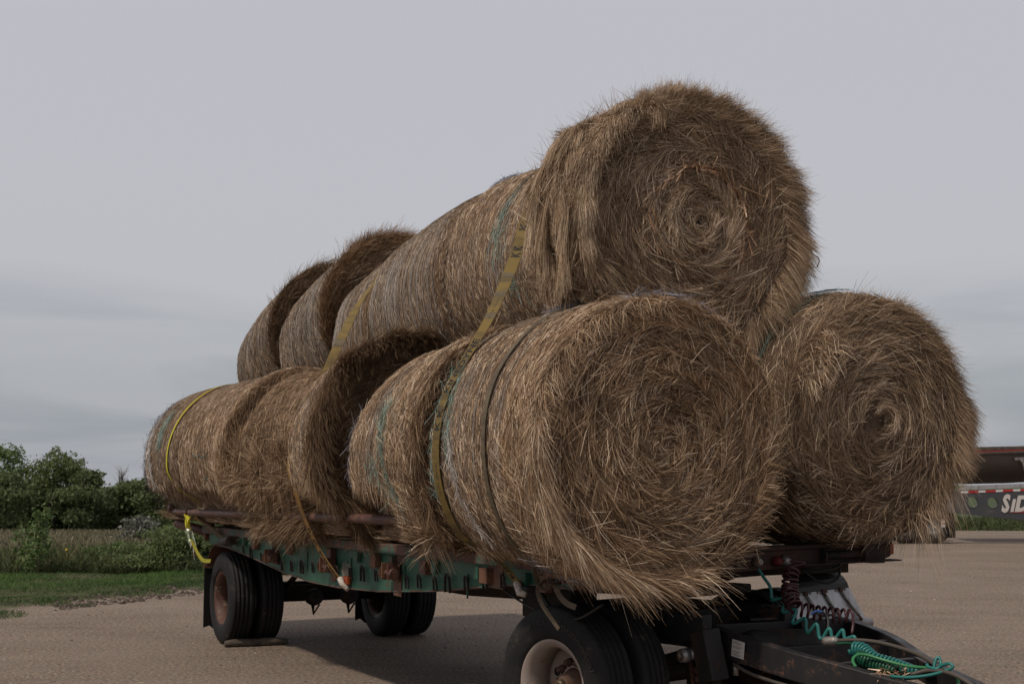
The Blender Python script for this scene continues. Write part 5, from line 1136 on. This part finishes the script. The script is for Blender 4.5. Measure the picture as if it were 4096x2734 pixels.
def ribbon(name, pts, width, mat, parent, cross, thick=.004):
    P = smooth_path(pts, 7); T = unit(np.gradient(P, axis=0)); cr = np.array(cross, float); cr = np.broadcast_to(cr, P.shape) if cr.ndim == 1 else np.stack([np.interp(np.linspace(0, 1, len(P)), np.linspace(0, 1, len(cr)), cr[:, k]) for k in range(3)], 1)
    C = unit(cr-T*np.sum(cr*T, 1, keepdims=True)); N = np.cross(T, C); w, h = width/2, thick/2
    return MB().ring_sweep([[p-c*w-q*h, p+c*w-q*h, p+c*w+q*h, p-c*w+q*h] for p, c, q in zip(P, C, N)], False, True, False).build(name, mat, parent)
ribbon('loop', [(7.92, -.14, 1.30), (7.84, -.15, 1.31), (7.80, -.15, 1.24), (7.80, -.13, 1.17), (7.86, -.12, 1.13), (7.92, -.12, 1.17), (7.93, -.12, 1.22)], .035, TANW, S4.root, [(0, 1, 0), (.3, 1, 0), (1, .3, 0)])
ribbon('tail', [(7.86, -.12, 1.19), (7.79, -.13, 1.13), (7.82, -.12, 1.05), (7.90, -.10, .97), (7.97, -.08, .90)], .028, TANW, S4.root, [(0, 1, 0), (1, .6, 0), (1, .2, 0)])
ribbon('tail', [(7.98, -.12, 1.2), (8.02, -.11, 1.12), (8.1, -.1, 1.07), (8.2, -.09, 1.05)], .035, TANW, S4.root, (0, .3, 1))
# rear straps
S5 = Strap('ratchet_strap', [(-.46, -.22, 1.25), (-.36, -.29, 1.36)]+[on(N6, -.22-.004*k, a_, .02) for k, a_ in enumerate((-36, -24, -12, 0, 12, 24, 36, 48, 60, 72, 84))], .04, YELLOW, 'thin bright yellow ratchet strap over the rearmost bale', n=7)
cx = np.array([-.37, -.24, 1.155]); ax_ = unit(np.array([.75, 0, -.6])); up_ = unit(np.array([.6, 0, .75]))
rt_ = MB(); 
for dy in (-.03, .02): rt_.box(cx+np.array([0, dy, 0]), (.30, .008, .055), axes=(ax_, (0, 1, 0), up_))
rt_.build('ratchet', ZINC, S5.root, .01)
MB().cyl(cx-ax_*.12+[0, -.04, 0], cx-ax_*.12+[0, .03, 0], .034, 14).build('ratchet_wheel', ZINC, S5.root); MB().cyl(cx+ax_*.05+[0, -.045, 0], cx+ax_*.05+[0, .03, 0], .024, 12).build('ratchet_wheel', ZINC, S5.root)
MB().tube([cx+ax_*.17+[0, -.01, 0], cx+ax_*.21+[0, -.01, -.05], cx+ax_*.27+[0, -.01, -.07]], .008, 8).build('wire_hook', GALV, S5.root)
ribbon('tail', [(-.50, -.25, 1.26), (-.42, -.27, 1.36), (-.46, -.29, 1.42), (-.55, -.26, 1.36), (-.55, -.24, 1.26)], .045, YELLOW, S5.root, [(0, 1, 0), (.8, .5, 0), (1, 0, 0), (0, 1, 0)])
tl_ = ribbon('tail', [tuple(cx+ax_*.05+[0, -.035, .02]), (-.22, -.25, 1.08), (-.04, -.24, .985), (.10, -.22, .93), (.25, -.18, .93)], .042, YELD, S5.root, [(0, .2, 1), (0, .3, 1)])
S6 = Strap('cargo_strap', [(.42, -.04, 1.13), (.05, -.12, 1.28), (-.2, -.24, 1.40)]+[on(N6, -.30+.01*k, a_, .014) for k, a_ in enumerate((-36, -24, -12, 0, 12, 24, 36, 48, 60, 72, 84))], .07, GOLD2, 'faded gold cargo strap lying beside the bright yellow one on the rear bales', n=7)
S6.text('KINEDYNE', near_z(S6, 2.25), .045, .55, -1, INK2)
S7 = Strap('cargo_strap', [(-.58, -.33, 1.57), (-.50, -.31, 1.50), (-.1, -.18, 1.34), (.36, -.08, 1.17), (.62, -.05, 1.10)], .055, TANW, 'flat tan strap running down from the pipe rail to the fender', cross=(1, 0, .8), n=6)

# ------------------------------------------------------------------ side dump trailer in the distance
SD_O = np.array((-14.792, 26.436, 1.800))                     # a point on the trailer's near flank; drawing units of 2.3 mm along (x) and down (y)
def flank(x, y, d=0.): return SD_O+RV*(x-1000)*0.002320+np.array([0, 0, 1.])*(697-y)*0.002304+DV*d
B0 = flank(1370, 697); B0[2] = 0
SDT = empty('side_dump_trailer', tuple(B0), 'grey side dump trailer parked behind the hay trailer at the right edge', 'trailer')
def sdbox(pts7, d0, d1):
    """prism from an outline on the trailer's flank, extruded across its width."""
    P = [flank(x, y, d0) for x, y in pts7]; Q = [p+DV*(d1-d0) for p in P]; m = MB(); n = len(P)
    m.v = [tuple(p) for p in P+Q]; m.f = [tuple(range(n)), tuple(range(2*n-1, n-1, -1))]+[(i, (i+1) % n, n+(i+1) % n, n+i) for i in range(n)]; m.sm = [False]*len(m.f); return m
ext = 9.0; X2 = 5600
def lerp_y(x, x0, y0, x1, y1): return y0+(y1-y0)*(x-x0)/(x1-x0)
# flank beam with round holes (outline bridged round each hole)
def beam_with_holes():
    import bmesh
    ob = sdbox([(150, 870), (800, 815), (1555, 795), (X2, 690), (X2, 1260), (3000, 1250), (1555, 1190), (700, 1098), (150, 1040)], .0, .06).build('flank_beam', STEELG, SDT)
    cut = MB()
    for x, y in ((905, 962), (1152, 968)):
        c = flank(x, y); cut.cyl(c-DV*.5, c+DV*.5, .155, 28)
    cu = cut.build('cutter', STEELG, SDT)
    md = ob.modifiers.new('holes', 'BOOLEAN'); md.operation = 'DIFFERENCE'; md.object = cu; md.solver = 'EXACT'
    bpy.context.view_layer.update(); dg = bpy.context.evaluated_depsgraph_get(); me = bpy.data.meshes.new_from_object(ob.evaluated_get(dg))
    ob.modifiers.clear(); ob.data = me; bpy.data.objects.remove(cu); return ob
beam_with_holes()
for x, y in ((905, 962), (1152, 968)):
    c = flank(x, y); MB().lathe(c, DV, [(.150, -.01), (.165, -.01), (.165, .10), (.150, .10)], 28).build('hole_ring', STEELG, SDT)
sdbox([(740, 800), (850, 752), (1555, 728), (X2, 600), (X2, 665), (1555, 775), (800, 806)], -.03, .15).build('chrome_side_cover', ALU, SDT)
xx = 760; k = 0
while xx < 3600:
    w_ = 130 if k % 2 else 88; ya = lerp_y(xx, 760, 834, 1555, 806)
    yb = lerp_y(xx+w_, 760, 834, 1555, 806)
    sdbox([(xx, ya-13), (xx+w_, yb-13), (xx+w_, yb+13), (xx, ya+13)], -.012, -.004).build('reflective_tape', RED if k % 2 else SILV, SDT); xx += w_; k += 1
P0 = flank(1256, 975, -.01); ex = flank(1555, 962, -.01)-P0; ex = unit(ex)
def fn(q): return P0+ex*q[:, 0:1]+np.array([0, 0, 1.])*q[:, 1:2]-DV*.012
sz = .47
mapped_text('S', fn, sz, 'lettering', WHT, SDT, .05, .25, .28)
P0 = flank(1366, 1000, -.01); mapped_text('I', fn, .33, 'lettering', WHT, SDT, .05, .25)
P0 = flank(1420, 978, -.01); mapped_text("DUMP'R", fn, .42, 'lettering', WHT, SDT, .05, .25, 2.1)
sdbox([(1330, 1092), (1560, 1068), (2600, 1020), (2600, 1036), (1560, 1090)], -.012, -.004).build('red_stripe', RED, SDT)
# tub
m = MB(); rows = []
for k in range(13):
    t_ = k/12; d_ = .22+1.5*max(0, t_-.1)**2.2
    rows.append([flank(x, ya+(yb-ya)*t_, d_) for x, ya, yb in ((700, 332, 705), (1000, 320, 735), (1555, 302, 722), (3000, 250, 640), (X2, 130, 480))])
for r_ in rows: m.v += [tuple(p) for p in r_]
for k in range(12):
    for j in range(4): m.f.append((k*5+j, k*5+j+1, k*5+j+6, k*5+j+5)); m.sm.append(True)
m.build('dump_tub', TUBM, SDT)
sdbox([(700, 332), (1555, 302), (X2, 130), (X2, 300), (1555, 420), (700, 430)], .4, 2.4).build('dump_tub', TUBM, SDT)
sdbox([(560, 300), (1555, 252), (X2, 60), (X2, 130), (1555, 345), (560, 372)], .12, 2.5).build('top_rail', TUBM, SDT)
sdbox([(620, 272), (1555, 254), (X2, 52), (X2, 78), (1555, 292), (620, 325)], .10, .13).build('dusty_top_edge', WOODM, SDT)
sdbox([(700, 334), (1555, 300), (X2, 118), (X2, 126), (1555, 308), (700, 342)], .06, .09).build('red_stripe', RED, SDT)
sdbox([(1470, 400), (1560, 390), (1640, 400), (1700, 720), (1640, 720), (1570, 470), (1540, 430), (1480, 430)], .16, .24).build('tub_rib', GALV, SDT)
def leg(x0, x1, y0, y1, d): return sdbox([(x0, y0), (x1, y0), (x1+12, y1), (x0+16, y1)], d, d+.3)
leg(545, 692, 1080, 1408, .2).build('landing_leg', BLACKH, SDT); leg(695, 770, 1090, 1290, 1.9).build('landing_leg', BLACKH, SDT)
sdbox([(690, 1280), (800, 1280), (800, 1296), (690, 1300)], 1.8, 2.3).build('leg_foot', DARKST, SDT)
sdbox([(500, 1168), (543, 1168), (546, 1270), (500, 1272)], -.05, .0).build('marker_board', WHT, SDT)
for yy in (1170, 1215): sdbox([(500, yy), (543, yy), (543, yy+14), (500, yy+14)], -.06, -.052).build('marker_stripe', ORANGE, SDT)
for x_, dd in ((420, 0.), (60, 0.), (420, 2.0), (60, 2.0)):
    c = flank(x_, 1330, dd); c[2] = .506
    tw = MB().lathe(c+DV*.14, -DV, tyre_prof(), 40).build('wheel', TYRE, SDT); MB().lathe(c+DV*.14, -DV, [(.01, .02), (.1, .05), (.2, .0), (.285, .10), (.285, -.1), (.01, -.1)], 28).build('rim', GALV, tw)
sdbox([(-100, 1000), (480, 1000), (480, 1100), (-100, 1100)], .1, 2.2).build('bogie_frame', DARKST, SDT)
